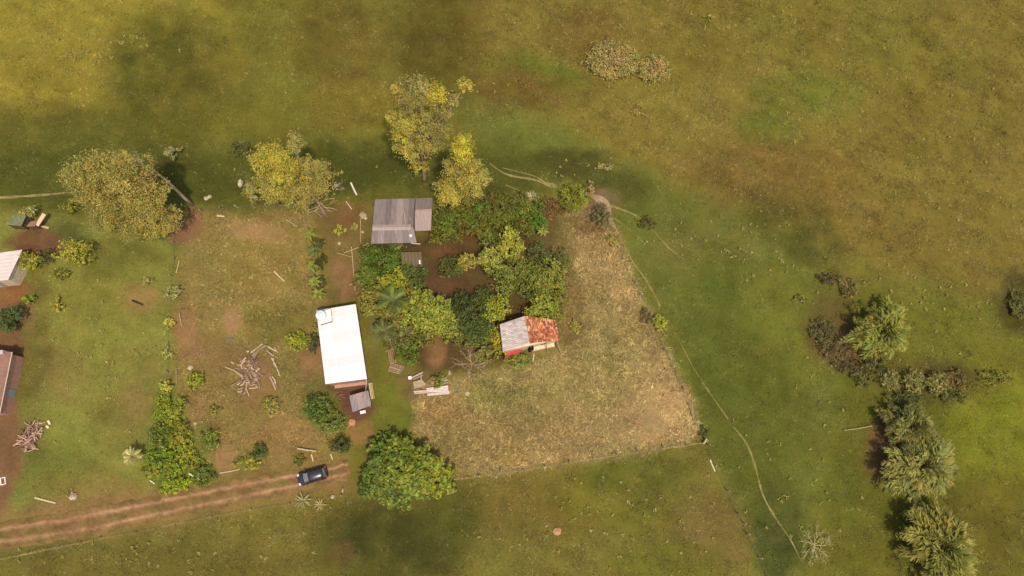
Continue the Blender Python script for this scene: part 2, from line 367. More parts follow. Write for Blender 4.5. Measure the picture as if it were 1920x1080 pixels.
def cover(x, y):
    x0, y0 = x, y
    x = np.clip(x, *XR); y = np.clip(y, *YR)
    far = np.clip(np.hypot(x0-x, y0-y)/14, 0, 1)[..., None]
    u, v = UV(x, y)
    u = u+(fbm(x, y, 5, 1)-.5)*34+(vn(x, y, .9, 2)-.5)*10; v = v+(fbm(x, y, 5, 4)-.5)*34+(vn(x, y, .9, 6)-.5)*10
    out = np.empty(x.shape+(5,)); out[..., :3] = (116, 108, 45); out[..., 3] = 40; out[..., 4] = .28
    brk = np.clip(.25+1.5*fbm(x, y, 2.6, 3, 4), .35, 1.15)
    for z in ZOPS:
        if z[0] == 'b':
            _, cu, cv, ru, rv, rot, c, a, d, l = z
            t = math.radians(rot); du = u-cu; dv = v-cv
            e = ((du*math.cos(t)+dv*math.sin(t))/ru)**2+((-du*math.sin(t)+dv*math.cos(t))/rv)**2
            m = np.clip(a*np.clip(1.35-e, 0, 1)*brk, 0, 1)
        else:
            _, pts, fe, c, a, d, l = z
            ins = np.zeros(u.shape, bool); dist = np.full(u.shape, 1e9); n = len(pts)
            for i in range(n):
                x1, y1 = pts[i]; x2, y2 = pts[(i+1) % n]
                cr = ((y1 > v) != (y2 > v)) & (u < (x2-x1)*(v-y1)/((y2-y1) if y2 != y1 else 1e-9)+x1)
                ins ^= cr
                L = (x2-x1)**2+(y2-y1)**2
                tt = np.clip(((u-x1)*(x2-x1)+(v-y1)*(y2-y1))/L, 0, 1)
                dist = np.minimum(dist, np.hypot(u-x1-tt*(x2-x1), v-y1-tt*(y2-y1)))
            sg = np.where(ins, dist, -dist)
            m = a*np.clip(0.5+sg/(2*fe), 0, 1)
        m = m[..., None]
        out[..., :3] = out[..., :3]*(1-m)+np.array(c)*m
        if d is not None: out[..., 3:4] = out[..., 3:4]*(1-m)+d*m
        if l is not None: out[..., 4:5] = out[..., 4:5]*(1-m)+l*m
    out[..., :3] = out[..., :3]*(1-far)+np.array([112, 104, 44.])*far
    return out
def groundcol(x, y, cv):
    c = lin(cv[..., :3])*KG
    n1 = fbm(x, y, 6, 2, 4)-.5; n2 = fbm(x, y, 1.6, 0, 3)-.5
    st = fbm(x*.35+y*.9, (y*.35-x*.9)*.22, 1.5, 4, 3)-.5
    c = c*(1+n1*.3+n2*.38+st*.32)[..., None]
    hue = (fbm(x, y, 9, 5, 3)-.5)*.2+(vn(x, y, 1.1, 1)-.5)*.14
    c = c*np.stack([1+hue*.5, 1-hue*.25, 1+hue*.1], -1)
    return np.clip(c, .004, .9)

def make_ground():
    def axis(lo, hi, st, far):
        a = list(np.arange(lo, hi+1e-6, st)); s = st; x = a[-1]
        up = []
        while x < far: s *= 1.5; x += s; up.append(x)
        s = st; x = a[0]; dn = []
        while x > -far: s *= 1.5; x -= s; dn.append(x)
        return np.array(dn[::-1]+a+up)
    xs = axis(XR[0], XR[1], 0.32, 3000); ys = axis(YR[0], YR[1], 0.32, 3000)
    X, Y = np.meshgrid(xs, ys, indexing='ij')
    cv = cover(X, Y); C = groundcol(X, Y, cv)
    Z = H(X, Y)+(vn(X, Y, .7, 4)-.5)*.07*np.clip(cv[..., 3]/60, .15, 1.3)
    nx, ny = X.shape
    V = np.stack([X, Y, Z], -1).reshape(-1, 3)
    i = np.arange(nx-1)[:, None]*ny+np.arange(ny-1)[None, :]
    Fq = np.stack([i, i+ny, i+ny+1, i+1], -1).reshape(-1, 4)
    o = link('ground', mesh_np('ground', V, Fq, M['ground'], C.reshape(-1, 3), True)); tag(o, kind='structure')
make_ground()

# ------------------------------------------------------------------ lane and trodden paths
def catmull(pts, step):
    pts = [np.array(p, float) for p in pts]; out = []
    for i in range(len(pts)-1):
        p0 = pts[max(i-1, 0)]; p1 = pts[i]; p2 = pts[i+1]; p3 = pts[min(i+2, len(pts)-1)]
        n = max(1, int(np.linalg.norm(p2-p1)/step))
        for k in range(n):
            t = k/n
            out.append(.5*((2*p1)+(p2-p0)*t+(2*p0-5*p1+4*p2-p3)*t*t+(-p0+3*p1-3*p2+p3)*t**3))
    out.append(pts[-1]); return np.array(out)
def strip(name, uv, width, nacross, colf, lift, ragged=.2, label=None, prof=None):
    L = catmull([P(u, v)[:2] for u, v in uv], .35)
    d = np.gradient(L, axis=0); d /= np.linalg.norm(d, axis=1)[:, None]
    nrm = np.stack([-d[:, 1], d[:, 0]], 1)
    wd = np.interp(np.linspace(0, 1, len(L)), np.linspace(0, 1, len(width)), width)
    s = np.linspace(-1, 1, nacross)
    rag = 1+(vn(L[:, 0], L[:, 1], .8, 1)-.5)*2*ragged
    X = L[:, 0:1]+nrm[:, 0:1]*s*(wd*rag)[:, None]/2; Y = L[:, 1:2]+nrm[:, 1:2]*s*(wd*rag)[:, None]/2
    Z = H(X, Y)+lift
    Z[:, 0] -= lift+.06; Z[:, -1] -= lift+.06
    if prof is not None: Z += np.interp(s, prof[0], prof[1])[None, :]
    C = colf(X, Y, np.broadcast_to(s, X.shape))
    n, m = X.shape
    i = np.arange(n-1)[:, None]*m+np.arange(m-1)[None, :]
    o = link(name, mesh_np(name, np.stack([X, Y, Z], -1).reshape(-1, 3), np.stack([i, i+m, i+m+1, i+1], -1).reshape(-1, 4)[:, ::-1], M['ground'], C.reshape(-1, 3), True))
    return tag(o, kind='structure')
def lane_col(X, Y, s):
    rut = np.exp(-((np.abs(s)-.44)/.15)**2)*np.clip(.55+.9*fbm(X, Y, 3, 1), 0, 1.1)
    base = np.array([130, 100, 64.]); r = np.array([174, 134, 98.]); red = np.array([146, 104, 74.]); gr = np.array([130, 108, 60.])
    c = base+(r-base)*rut[..., None]
    k = np.clip((fbm(X, Y, 4, 3)-.45)*4, 0, 1)[..., None]; c = c*(1-k*.5)+red*k*.5
    e = np.clip((np.abs(s)-.62)/.3+(fbm(X, Y, 1.4, 1)-.5)*2.2, 0, 1)[..., None]; c = c*(1-e)+gr*e
    e = np.clip(1.2-np.abs(s)/.2, 0, 1)*np.clip((fbm(X, Y, 2.2, 5)-.4)*5, 0, 1)*.85; c = c*(1-e[..., None])+np.array([116, 104, 54.])*e[..., None]
    return lin(c)*KG*(1+(fbm(X, Y, 1.0, 6)-.5)*.8+(vn(X, Y, .22, 2)-.5)*.35)[..., None]
strip('dirt_lane', [(-180, 1032), (-60, 1013), (60, 996), (150, 983), (260, 960), (360, 940), (470, 918), (560, 900), (620, 888), (655, 878)], [3.9, 3.7, 3.5, 3.3, 2.6], 29, lane_col, .04, .2,
      prof=([-1, -.6, -.42, -.2, 0, .2, .42, .6, 1], [0, .02, -.035, .02, .05, .02, -.035, .02, 0]))
def path_col(c1, c2):
    def f(X, Y, s):
        k = np.clip(fbm(X, Y, 2.2, 2)*2.4-.7, 0, 1)[..., None]
        return lin(np.array(c1)*k+np.array(c2)*(1-k))*KG*(1+(vn(X, Y, .5, 3)-.5)*.3)[..., None]
    return f
pale = path_col((164, 144, 98), (128, 112, 62)); dim = path_col((158, 144, 90), (122, 114, 58))
for uv, wd, cf in [
    ([(918, 306), (950, 326), (1000, 336), (1022, 343), (1046, 350)], [.25, .35, .45, .8], pale),
    ([(942, 314), (975, 322), (1003, 330), (1022, 341)], [.15, .2, .25], dim),
    ([(948, 346), (970, 355), (988, 364)], [.2, .3, .2], pale),
    ([(1098, 362), (1118, 370), (1134, 382), (1141, 402), (1148, 420)], [.7, 1.5, 1.8, 1.0, .6], path_col((188, 156, 130), (150, 122, 90))),
    ([(1146, 414), (1166, 452), (1184, 486), (1208, 520), (1226, 550), (1238, 575)], [.6, .45, .42, .4, .25], pale),
    ([(1142, 384), (1170, 394), (1200, 408), (1228, 436), (1258, 468), (1286, 488)], [.45, .42, .4, .35, .2], dim),
    ([(1150, 408), (1178, 428), (1212, 460)], [.2, .25, .1], dim),
    ([(1268, 626), (1300, 688), (1342, 752), (1366, 786)], [.1, .2, .3, .2], dim),
    ([(1376, 800), (1400, 832), (1414, 868), (1430, 926), (1452, 968), (1482, 1012), (1500, 1048)], [.2, .38, .42, .42, .35, .2], dim),
    ([(-60, 372), (30, 368), (90, 364), (150, 358)], [.5, .6, .5, .2], pale),
    ([(-60, 1062), (60, 1036), (150, 1018), (280, 992), (420, 964), (570, 940)], [.2, .45, .3, .4, .2], path_col((150, 132, 74), (122, 106, 56))),
    ([(852, 899), (980, 881), (1100, 862), (1200, 847), (1316, 830)], [.4, .5, .45, .5, .3], path_col((172, 148, 100), (142, 118, 70))),
    ]:
    strip('path', uv, wd, 5, cf, .045, .45)

# ------------------------------------------------------------------ grass (uncountable): blades in tufts
ROOFS = [[(593, 582), (667, 570), (690, 730), (612, 735)], [(700, 375), (812, 372), (810, 455), (693, 458)], [(937, 608), (984, 592), (1041, 600), (1052, 655), (943, 668)], [(-60, 475), (42, 468), (15, 530), (-60, 535)], [(-60, 650), (22, 660), (0, 780), (-60, 790)], [(655, 738), (692, 732), (697, 762), (660, 775)]]
def inpoly(u, v, pts):
    ins = np.zeros(u.shape, bool)
    for i in range(len(pts)):
        x1, y1 = pts[i]; x2, y2 = pts[(i+1) % len(pts)]
        ins ^= ((y1 > v) != (y2 > v)) & (u < (x2-x1)*(v-y1)/((y2-y1) if y2 != y1 else 1e-9)+x1)
    return ins
LANE = [(-300, 1035), (300, 938), (560, 886), (640, 872), (650, 895), (560, 918), (300, 972), (-300, 1075)]
def grass():
    rs = np.random.RandomState(3)
    NB = 5
    n = 420000
    x = rs.uniform(XR[0]+2, XR[1]-4, n); y = rs.uniform(YR[0]+4, YR[1]-2, n)
    u, v = UV(x, y)
    vis = (u > -60) & (u < 1980) & (v > -50) & (v < 1130)
    x, y, u, v = x[vis], y[vis], u[vis], v[vis]
    cv = cover(x, y)
    area = (XR[1]-XR[0]-6)*(YR[1]-YR[0]-6)
    pr = cv[:, 3]/NB*area/n*.62
    pr *= np.clip(-.1+2.3*fbm(x, y, 2.4, 6, 3)**1.5, .1, 1.8)
    for r in ROOFS: pr[inpoly(u, v, r)] = 0
    pr[inpoly(u, v, LANE)] *= .45
    keep = rs.rand(len(x)) < pr
    x, y, u, v, cv = x[keep], y[keep], u[keep], v[keep], cv[keep]
    c0 = groundcol(x, y, cv)
    c0 = c0*(rs.uniform(1.0, 1.9, len(x))[:, None])
    pale_ = rs.rand(len(x)) < np.where(cv[:, 4] > .42, .2, .08)
    c0[pale_] = c0[pale_]*1.3+np.array([.06, .048, .022])
    straw = inpoly(u, v, [(1050, 385), (1110, 390), (1150, 440), (1240, 610), (1300, 770), (1318, 828), (850, 900), (770, 800), (860, 710), (1060, 650)])
    lots = inpoly(u, v, [(-100, 395), (610, 395), (650, 860), (300, 940), (-100, 990)])
    rest = ~(straw | lots)
    swirl = (fbm(x, y, 5, 3, 3)-.5)*14
    for nm, sel, label, cat in [('tall_dry_grass', straw, 'tall pale straw grass lying over in the yard right of the tiled house', 'dry grass'),
                                ('lot_grass', lots, 'short dry and green grass covering the two lots above the dirt lane', 'grass'),
                                ('pasture_grass', rest, 'tufted olive and brown grass of the open pasture round the farmstead', 'grass')]:
        X = x[sel]; Y = y[sel]; m = len(X); ln = cv[sel, 4]; C = c0[sel]; sw = swirl[sel]
        k = NB
        ang = np.where(rs.rand(m, k) < .55, sw[:, None]+rs.normal(0, .5, (m, k)), rs.uniform(0, 6.283, (m, k)))
        le = ln[:, None]*rs.uniform(.6, 1.5, (m, k)); lean = rs.uniform(.95, 1.43, (m, k))
        bx = X[:, None]+rs.normal(0, .14, (m, k)); by = Y[:, None]+rs.normal(0, .14, (m, k)); bz = H(bx, by)-.03
        wd = np.clip(le*.16, .03, .085)
        dx = np.cos(ang); dy = np.sin(ang)
        tx = bx+dx*le*np.sin(lean); ty = by+dy*le*np.sin(lean); tz = bz+le*np.cos(lean)+.03
        V = np.stack([np.stack([bx-dy*wd, by+dx*wd, bz], -1), np.stack([bx+dy*wd, by-dx*wd, bz], -1), np.stack([tx, ty, tz], -1)], 2).reshape(-1, 3)
        cc = C[:, None, :]*rs.uniform(.75, 1.3, (m, k, 1)); cc = np.repeat(cc.reshape(-1, 3), 3, 0)
        Fq = np.arange(len(V)).reshape(-1, 3)
        o = link(nm, mesh_np(nm, V, Fq, M['grass'], np.clip(cc, 0, .85))); tag(o, label, cat, None, 'stuff')
        print(nm, len(Fq))
grass()

def weeds():
    rs = np.random.RandomState(21); Vs = []; Cs = []
    spots = [(1330, 460, 130, 60, 60), (1420, 490, 80, 40, 40), (1760, 560, 140, 50, 60), (1120, 310, 60, 20, 18), (1230, 430, 60, 40, 20), (200, 80, 90, 30, 50), (170, 110, 60, 14, 30), (1150, 960, 160, 70, 60), (1100, 1010, 200, 60, 30), (860, 190, 120, 40, 20), (1650, 200, 250, 130, 50), (1300, 60, 260, 60, 60), (560, 320, 160, 30, 24), (200, 640, 100, 160, 70), (440, 520, 90, 90, 60), (1100, 720, 120, 90, 90), (1480, 900, 120, 120, 50), (1550, 700, 80, 120, 40), (300, 1040, 260, 30, 50), (1800, 330, 110, 140, 24)]
    for (u, v, ru, rv, n) in spots:
        for i in range(n):
            if rs.rand() < .5: continue
            p = G(u+rs.normal()*ru*.55, v+rs.normal()*rv*.55); k = rs.randint(4, 12); R_ = rs.uniform(.1, .34)
            c = lin([(142, 130, 70), (128, 120, 58), (156, 138, 82), (136, 128, 58)][rs.randint(4)])*1.3
            for j in range(k):
                a = rs.uniform(0, 6.283); q = p+np.array([math.cos(a), math.sin(a), 0])*R_*rs.uniform(.1, 1)+np.array([0, 0, rs.uniform(.08, .4)])
                d = np.array([math.cos(a), math.sin(a), rs.uniform(-.3, .5)])*rs.uniform(.1, .2); b = np.array([-math.sin(a), math.cos(a), rs.uniform(-.3, .3)])*rs.uniform(.04, .08)
                Vs += [q-d, q+b, q+d, q-b]; Cs += [c*rs.uniform(.7, 1.25)]*4
    V = np.array(Vs); o = link('pasture_weeds', mesh_np('pasture_weeds', V, np.arange(len(V)).reshape(-1, 4), M['grass'], np.clip(np.array(Cs), 0, .8)))
    tag(o, 'pale weeds dotted over pasture, lawn and straw yard', 'weeds', None, 'stuff')
weeds()

# ------------------------------------------------------------------ vegetation builders
KL = 1.5
RS = np.random.RandomState(11)
def leaf_arr(lobes, n, size, col, aspect=.5, clump=9, var=.22, cvar=None, flat=.45):
    """lobes: rows cx,cy,cz,rx,ry,rz,(r,g,b or None); returns V,F,C of small folded leaf faces in clumps"""
    rs = RS
    lo = np.array([l[:6] for l in lobes], float)
    wt = (lo[:, 3]*lo[:, 4]*lo[:, 5])**(2/3); wt /= wt.sum()
    GS = np.array([1.2, .98, .84])
    cols = np.array([lin(l[6]) if len(l) > 6 and l[6] is not None else lin(col) for l in lobes])*KL
    cols = np.where((cols[:, 1] > cols[:, 0]*.99)[:, None], cols*GS, cols)
    Vs = []; Cs = []
    for i, l in enumerate(lo):
        m = max(12, int(n*wt[i])); K = max(5, int(clump*(l[3]*l[4]*l[5])**(1/3)*2.2))
        cd = rs.normal(size=(K, 3)); cd /= np.linalg.norm(cd, axis=1)[:, None]
        cd[:, 2] = np.where(cd[:, 2] < -.35, -cd[:, 2]*.6, cd[:, 2])
        cr = rs.uniform(.55, 1.02, K); cs = rs.uniform(.09, .22, K); cb = rs.uniform(1-var*1.6, 1+var*1.6, K); ch = rs.normal(0, .08, K)
        k = rs.randint(0, K, m)
        p = cd[k]*cr[k, None]+rs.normal(size=(m, 3))*cs[k, None]
        q = p*l[3:6]+l[:3]
        nm = p/np.linalg.norm(p, axis=1)[:, None]*.6+rs.normal(size=(m, 3))*flat+np.array([0, 0, .55]); nm /= np.linalg.norm(nm, axis=1)[:, None]
        t = np.cross(nm, rs.normal(size=(m, 3))); t /= np.linalg.norm(t, axis=1)[:, None]
        b = np.cross(nm, t)
        s = size*rs.uniform(.6, 1.4, m)[:, None]
        V = np.stack([q-t*s*.5, q+b*s*aspect*.5, q+t*s*.5-nm*s*.12, q-b*s*aspect*.5], 1)
        c = cols[i]*(cb[k]*rs.uniform(1-var, 1+var, m))[:, None]
        h = ch[k]+rs.normal(0, .05, m); c = c*np.stack([1+h, 1-h*.3, 1-h*.5], 1)
        Vs.append(V); Cs.append(np.repeat(c[:, None, :], 4, 1))
    V = np.concatenate(Vs).reshape(-1, 3); C = np.concatenate(Cs).reshape(-1, 3)
    zmin = H(V[:, 0], V[:, 1])+.02
    V[:, 2] = np.maximum(V[:, 2], zmin+RS.rand(len(V))*.05)
    return V, np.arange(len(V)).reshape(-1, 4), np.clip(C, .003, .8)
def limb(mb, p, q, r0, r1, sag=.0, n=4, wob=.06):
    p = np.array(p, float); q = np.array(q, float); L = np.linalg.norm(q-p)
    pts = []
    for i in range(n+1):
        t = i/n; a = p*(1-t)+q*t
        if 0 < i < n: a = a+RS.normal(size=3)*L*wob*.5
        a[2] += sag*L*math.sin(math.pi*t)
        pts.append(a)
    mb.tube(pts, [r0+(r1-r0)*i/n for i in range(n+1)], 6)
def tree(name, label, base, lobes, n, size, col, trunk_r=.22, bark=(120, 100, 74), fork=.35, group=None, aspect=.5, var=.22, cat='tree', trunk_to=None, clump=9):
    base = np.array(base, float)
    o = thing(name, label, cat, base, group)
    mb = MB(); mb.cc = lin(bark)
    lo = np.array([l[:3] for l in lobes], float); cen = lo.mean(0)
    f = base+(cen-base)*fork if trunk_to is None else np.array(trunk_to, float)
    limb(mb, base-np.array([0, 0, .25]), f, trunk_r, trunk_r*.6, n=6, wob=.012)
    for l in lobes: limb(mb, f, np.array(l[:3]), trunk_r*.55, trunk_r*.12, .05, 4)
    mb.build('trunk', M['bark'], o, base, True)
    V, Fq, C = leaf_arr(lobes, n, size, col, aspect, clump, var)
    link('crown', mesh_np('crown', V-base, Fq, M['leaf'], C), o)
    return o
def zfit(u, v, base):
    """height at which the sight line through (u, v) passes closest to the upright through base"""
    best = min(np.arange(.5, 32, .25), key=lambda z: np.hypot(*(P(u, v, z)[:2]-np.array(base)[:2])))
    return best
def pxm(u, v, z):           # metres per image pixel at that spot
    return np.linalg.norm(P(u+1, v, z)-P(u-1, v, z))/2
def vlobes(base, items, dz=0.0, zr=1.0):
    out = []
    for it in items:
        u, v, r = it[:3]; r *= 1.15; z = zfit(u, v, base)+dz
        if len(it) > 4 and it[4] is not None: z = it[4]
        p = P(u, v, z); R = r*pxm(u, v, z)
        cc = it[3] if len(it) > 3 else None
        if cc is not None: cc = tuple(.55*np.array((cc[0]*.97, max(cc[1]*.99, cc[0]*.88), cc[2]*1.0))+.45*np.array((148, 136, 70)))
        out.append((p[0], p[1], p[2], R, R, R*zr, cc))
    return out
def shrub(label, u, v, r, h, col, n=None, size=.3, name='shrub', group=None, rv=None, stems=True, aspect=.55, cat='shrub', lob=None, var=.25, bark=(104, 88, 64)):
    """round bush: crown centre seen at (u, v), radius r image pixels, height h metres"""
    gd = 672 < u < 1072 and 440 < v < 645
    r *= 1.3 if gd else 1.16; rv = (rv or r)*(1.3 if gd else 1.16)
    hc = h*.55; c = P(u, v, hc); k = pxm(u, v, hc); R = r*k; Rv = (rv or r)*k
    gz = float(H(c[0], c[1])); base = np.array([c[0], c[1], gz])
    m = lob or (4 if R < 1.2 else 7)
    L = [(c[0], c[1], gz+h*.5, R*.62, Rv*.62, h*.42)]
    for i in range(m):
        a = 6.283*i/m+RS.uniform(-.4, .4); q = RS.uniform(.45, .66); s = RS.uniform(.34, .5)
        L.append((c[0]+math.cos(a)*R*q, c[1]+math.sin(a)*Rv*q, gz+h*RS.uniform(.4, .72), R*s, Rv*s, h*RS.uniform(.22, .32)))
    if n is None: n = int(np.clip(R*Rv*3.14*75*(.3/size)**1.4, 160, 7000))
    o = thing(name, label, cat, base, group)
    mb = MB(); mb.cc = lin(bark)
    for l in L[:6]: limb(mb, base+np.array([RS.uniform(-.1, .1), RS.uniform(-.1, .1), -.15]), np.array(l[:3]), .03+.012*h, .015, .03, 3)
    mb.build('stems' if h < 3 else 'trunk', M['bark'], o, base, True)
    V, Fq, C = leaf_arr(L, n, size, col, aspect, 9, var)
    link('foliage' if h < 3 else 'crown', mesh_np('crown', V-base, Fq, M['leaf'], C), o)
    return o
def plume_tree(name, label, bu, bv, r, h, col, n=34, group=None, per=38, tips=None):
    """feathery tree: pinnate plumes thrown out from a short trunk, arching over and drooping"""
    base = G(bu, bv); R = r*pxm(bu, bv, 0)
    o = thing(name, label, 'tree', base, group)
    mb = MB(); mb.cc = lin((110, 94, 74)); top = base+np.array([.2, .05, h*.45])
    limb(mb, base-np.array([0, 0, .2]), top, .32, .24)
    Vs = []; Cs = []; c0 = lin(col)*KL
    for i in range(n):
        a = 2.39996*i+RS.uniform(-.25, .25); q = .3+.75*((i+.5)/n)**.6*RS.uniform(.62, 1.22); rise = h*(1.0-.62*q*q)*RS.uniform(.85, 1.1)
        q *= 1+.22*math.sin(2*a+bu)+.14*math.sin(3*a+bv); L = R*q
        p3 = base+np.array([math.cos(a)*L, math.sin(a)*L, rise]); p0 = top+np.array([math.cos(a), math.sin(a), .3])*L*.12; p1 = (p0+p3)/2+np.array([0, 0, h*.26])
        ts = np.linspace(.05, 1, per); B = ((1-ts)**2)[:, None]*p0+(2*ts*(1-ts))[:, None]*p1+(ts**2)[:, None]*p3
        mb.tube([top, p0*.5+p1*.5, (p0+2*p1+p3)/4, p3], [.08, .05, .035, .012], 5)
        d = np.gradient(B, axis=0); d /= np.linalg.norm(d, axis=1)[:, None]
        sd_ = np.cross(d, np.array([0, 0, 1.])); sd_ /= np.linalg.norm(sd_, axis=1)[:, None]
        br = RS.uniform(.8, 1.3); hh = RS.normal(0, .06)
        for sg in (-1, 1, 0):
            ll = (.25+.75*np.sin(np.pi*np.clip(ts*.9+.08, 0, 1)))*R*.22*RS.uniform(.5, 1.4, per)
            t = d*.75+sd_*sg*.8+RS.normal(size=(per, 3))*.22; t[:, 2] += -.25 if sg else .35; t /= np.linalg.norm(t, axis=1)[:, None]
            nm = np.array([0, 0, 1.])+RS.normal(size=(per, 3))*.3; b = np.cross(t, nm); b /= np.linalg.norm(b, axis=1)[:, None]
            q_ = B+RS.normal(size=(per, 3))*.06; ll = ll[:, None]
            Vs.append(np.stack([q_, q_+t*ll*.5+b*ll*.09, q_+t*ll, q_+t*ll*.5-b*ll*.09], 1))
            c = c0*br*np.array([1+hh, 1, 1-hh]); Cs.append(np.repeat((c[None]*RS.uniform(.75, 1.25, (per, 1)))[:, None], 4, 1))
    mb.build('trunk', M['bark'], o, base, True)
    fz = []
    for i in range(16):
        a = 2.39996*i; q = .25+.75*math.sqrt((i+.5)/16)*RS.uniform(.75, 1.2); fz.append((base[0]+math.cos(a)*R*q, base[1]+math.sin(a)*R*q, base[2]+h*(.85-.5*q*q), R*.2, R*.2, h*.12, tuple(np.array(col)*RS.uniform(.8, 1.08))))
    fv, ff, fc = leaf_arr(fz, 2400, .3, col, .3, 5, .3)
    Vs.append(fv.reshape(-1, 4, 3)); Cs.append(fc.reshape(-1, 4, 3))
    V = np.concatenate(Vs).reshape(-1, 3); C = np.concatenate(Cs).reshape(-1, 3)
    V[:, 2] = np.maximum(V[:, 2], H(V[:, 0], V[:, 1])+.02)
    link('crown', mesh_np('crown', V-base, np.arange(len(V)).reshape(-1, 4), M['leaf'], np.clip(C, .003, .8)), o)
    return o
def bare(label, u, v, r, h, col=(170, 148, 112), n=9, name='bare_shrub', depth=3, group=None, leaf=0, leafcol=(120, 104, 60)):
    base = G(u, v); R = r*pxm(u, v, 0)
    o = thing(name, label, 'dead shrub', base, group)
    mb = MB(); mb.cc = lin(col)
    tips = []
    def grow(p, d, L, rad, k):
        q = p+d*L
        mid = (p+q)/2+RS.normal(size=3)*L*.08
        mb.tube([p, mid, q], [rad, rad*.8, rad*.55], 5); tips.append(q)
        if k == 0: return
        for j in range(3 if k > 1 else 2):
            e = d+RS.normal(size=3)*.55; e[2] = abs(e[2])*.6; e /= np.linalg.norm(e)
            grow(q if j else mid, e, L*RS.uniform(.5, .8), rad*.6, k-1)
    for i in range(n):
        a = 6.283*i/n+RS.uniform(-.3, .3); e = np.array([math.cos(a), math.sin(a), RS.uniform(.3, .9)*h/R]); e /= np.linalg.norm(e)
        grow(base-np.array([0, 0, .05]), e, R*.5, .055, depth-1)
    mb.build('branches', M['bark'], o, base)
    if leaf:
        lobes = [(base[0], base[1], base[2]+h*.5, R*.85, R*.85, h*.45)]
        V, Fq, C = leaf_arr(lobes, leaf, .25, leafcol, .4)
        link('foliage', mesh_np('foliage', V-base, Fq, M['leaf'], C), o)
    return o
def blade_mesh(L, wd, droop, col, seg=6, notch=False):
    ts = np.linspace(0, 1, seg+1); V = []; Cc = []
    for t in ts:
        x = L*t*(1-.12*t); z = L*(.55*t-droop*t*t); ww = wd*math.sin(math.pi*min(.97, .12+.83*t))**.7
        jag = 1+(RS.uniform(-.35, .2) if notch else 0)
        V += [(x, -ww/2*jag, z+ww*.18), (x, 0, z), (x, ww/2*jag, z+ww*.18)]
        k = RS.uniform(.85, 1.15); Cc += [lin(col)*KL*k, lin(col)*KL*1.25*k, lin(col)*KL*k]
    Fq = []
    for i in range(seg):
        a = i*3; Fq += [(a, a+3, a+4, a+1), (a+1, a+4, a+5, a+2)]
    return mesh_np('leaf_blade', np.array(V), np.array(Fq), M['leaf'], np.array(Cc), True)
def banana(label, u, v, h, nl, L, col, group=None, name='banana_plant', cat='banana plant', wd=.55, stem=.11, part='leaf', droop=.75):
    base = G(u, v); o = thing(name, label, cat, base, group)
    if stem:
        mb = MB(); mb.cc = lin((122, 118, 70)); limb(mb, base-np.array([0, 0, .2]), base+np.array([.05, 0, h]), stem, stem*.7, n=3)
        mb.build('stem', M['bark'], o, base, True)
    ms = [blade_mesh(L*k, wd*k, droop, tuple(np.array(col)*f), notch=True) for k, f in ((1, 1), (.85, 1.1), (.7, .92))]
    for i in range(nl):
        b = link(part, ms[i % 3], o, (.05, 0, h-.03*i % .4))
        b.rotation_euler = (RS.uniform(-.25, .25), RS.uniform(-.55, .15), 2.4*i+RS.uniform(-.3, .3))
    return o
def frond_mesh(L, col, nleaf=34):
    ts = np.linspace(.12, 1, nleaf); V = []; Fq = []; C = []
    arc = lambda t: np.array([L*t*(1-.15*t), 0, L*(.5*t-.75*t*t)])
    rach = []
    for s in (-1, 1):
        for t in ts:
            p = arc(t); ll = L*.34*math.sin(math.pi*min(.96, .2+.75*t)); a = 1.0-.4*t
            d = np.array([math.cos(a), s*math.sin(a), -.35]); d /= np.linalg.norm(d)
            n0 = len(V); wv = np.array([.03*L/2.5, 0, .012])
            V += [p-wv, p+wv, p+d*ll*.6+wv, p+d*ll]; Fq.append((n0, n0+1, n0+2, n0+3)); C += [lin(col)*KL*RS.uniform(.75, 1.25)]*4
    for i in range(8):
        p = arc(i/8); q = arc((i+1)/8); n0 = len(V); y = np.array([0, .03, 0])
        V += [p-y, p+y, q+y, q-y]; Fq.append((n0, n0+1, n0+2, n0+3)); C += [lin((150, 140, 84))]*4
    return mesh_np('frond_blade', np.array(V), np.array(Fq), M['leaf'], np.array(C))
def palm(label, bu, bv, h, nl, L, col, tilt=(0, 0), bark=(150, 134, 106), name='palm_tree'):
    base = G(bu, bv); o = thing(name, label, 'palm', base)
    mb = MB(); mb.cc = lin(bark); top = base+np.array([tilt[0], tilt[1], h])
    limb(mb, base-np.array([0, 0, .3]), top, .2, .14, n=6, wob=.02); mb.build('trunk', M['bark'], o, base, True)
    ms = [frond_mesh(L*k, tuple(np.array(col)*f)) for k, f in ((1, 1), (.9, 1.12), (.8, .88))]
    for i in range(nl):
        f = link('frond', ms[i % 3], o, tuple(top-base)); f.rotation_euler = (RS.uniform(-.2, .2), RS.uniform(-.75, .35), 2.4*i+RS.uniform(-.2, .2))
    return o

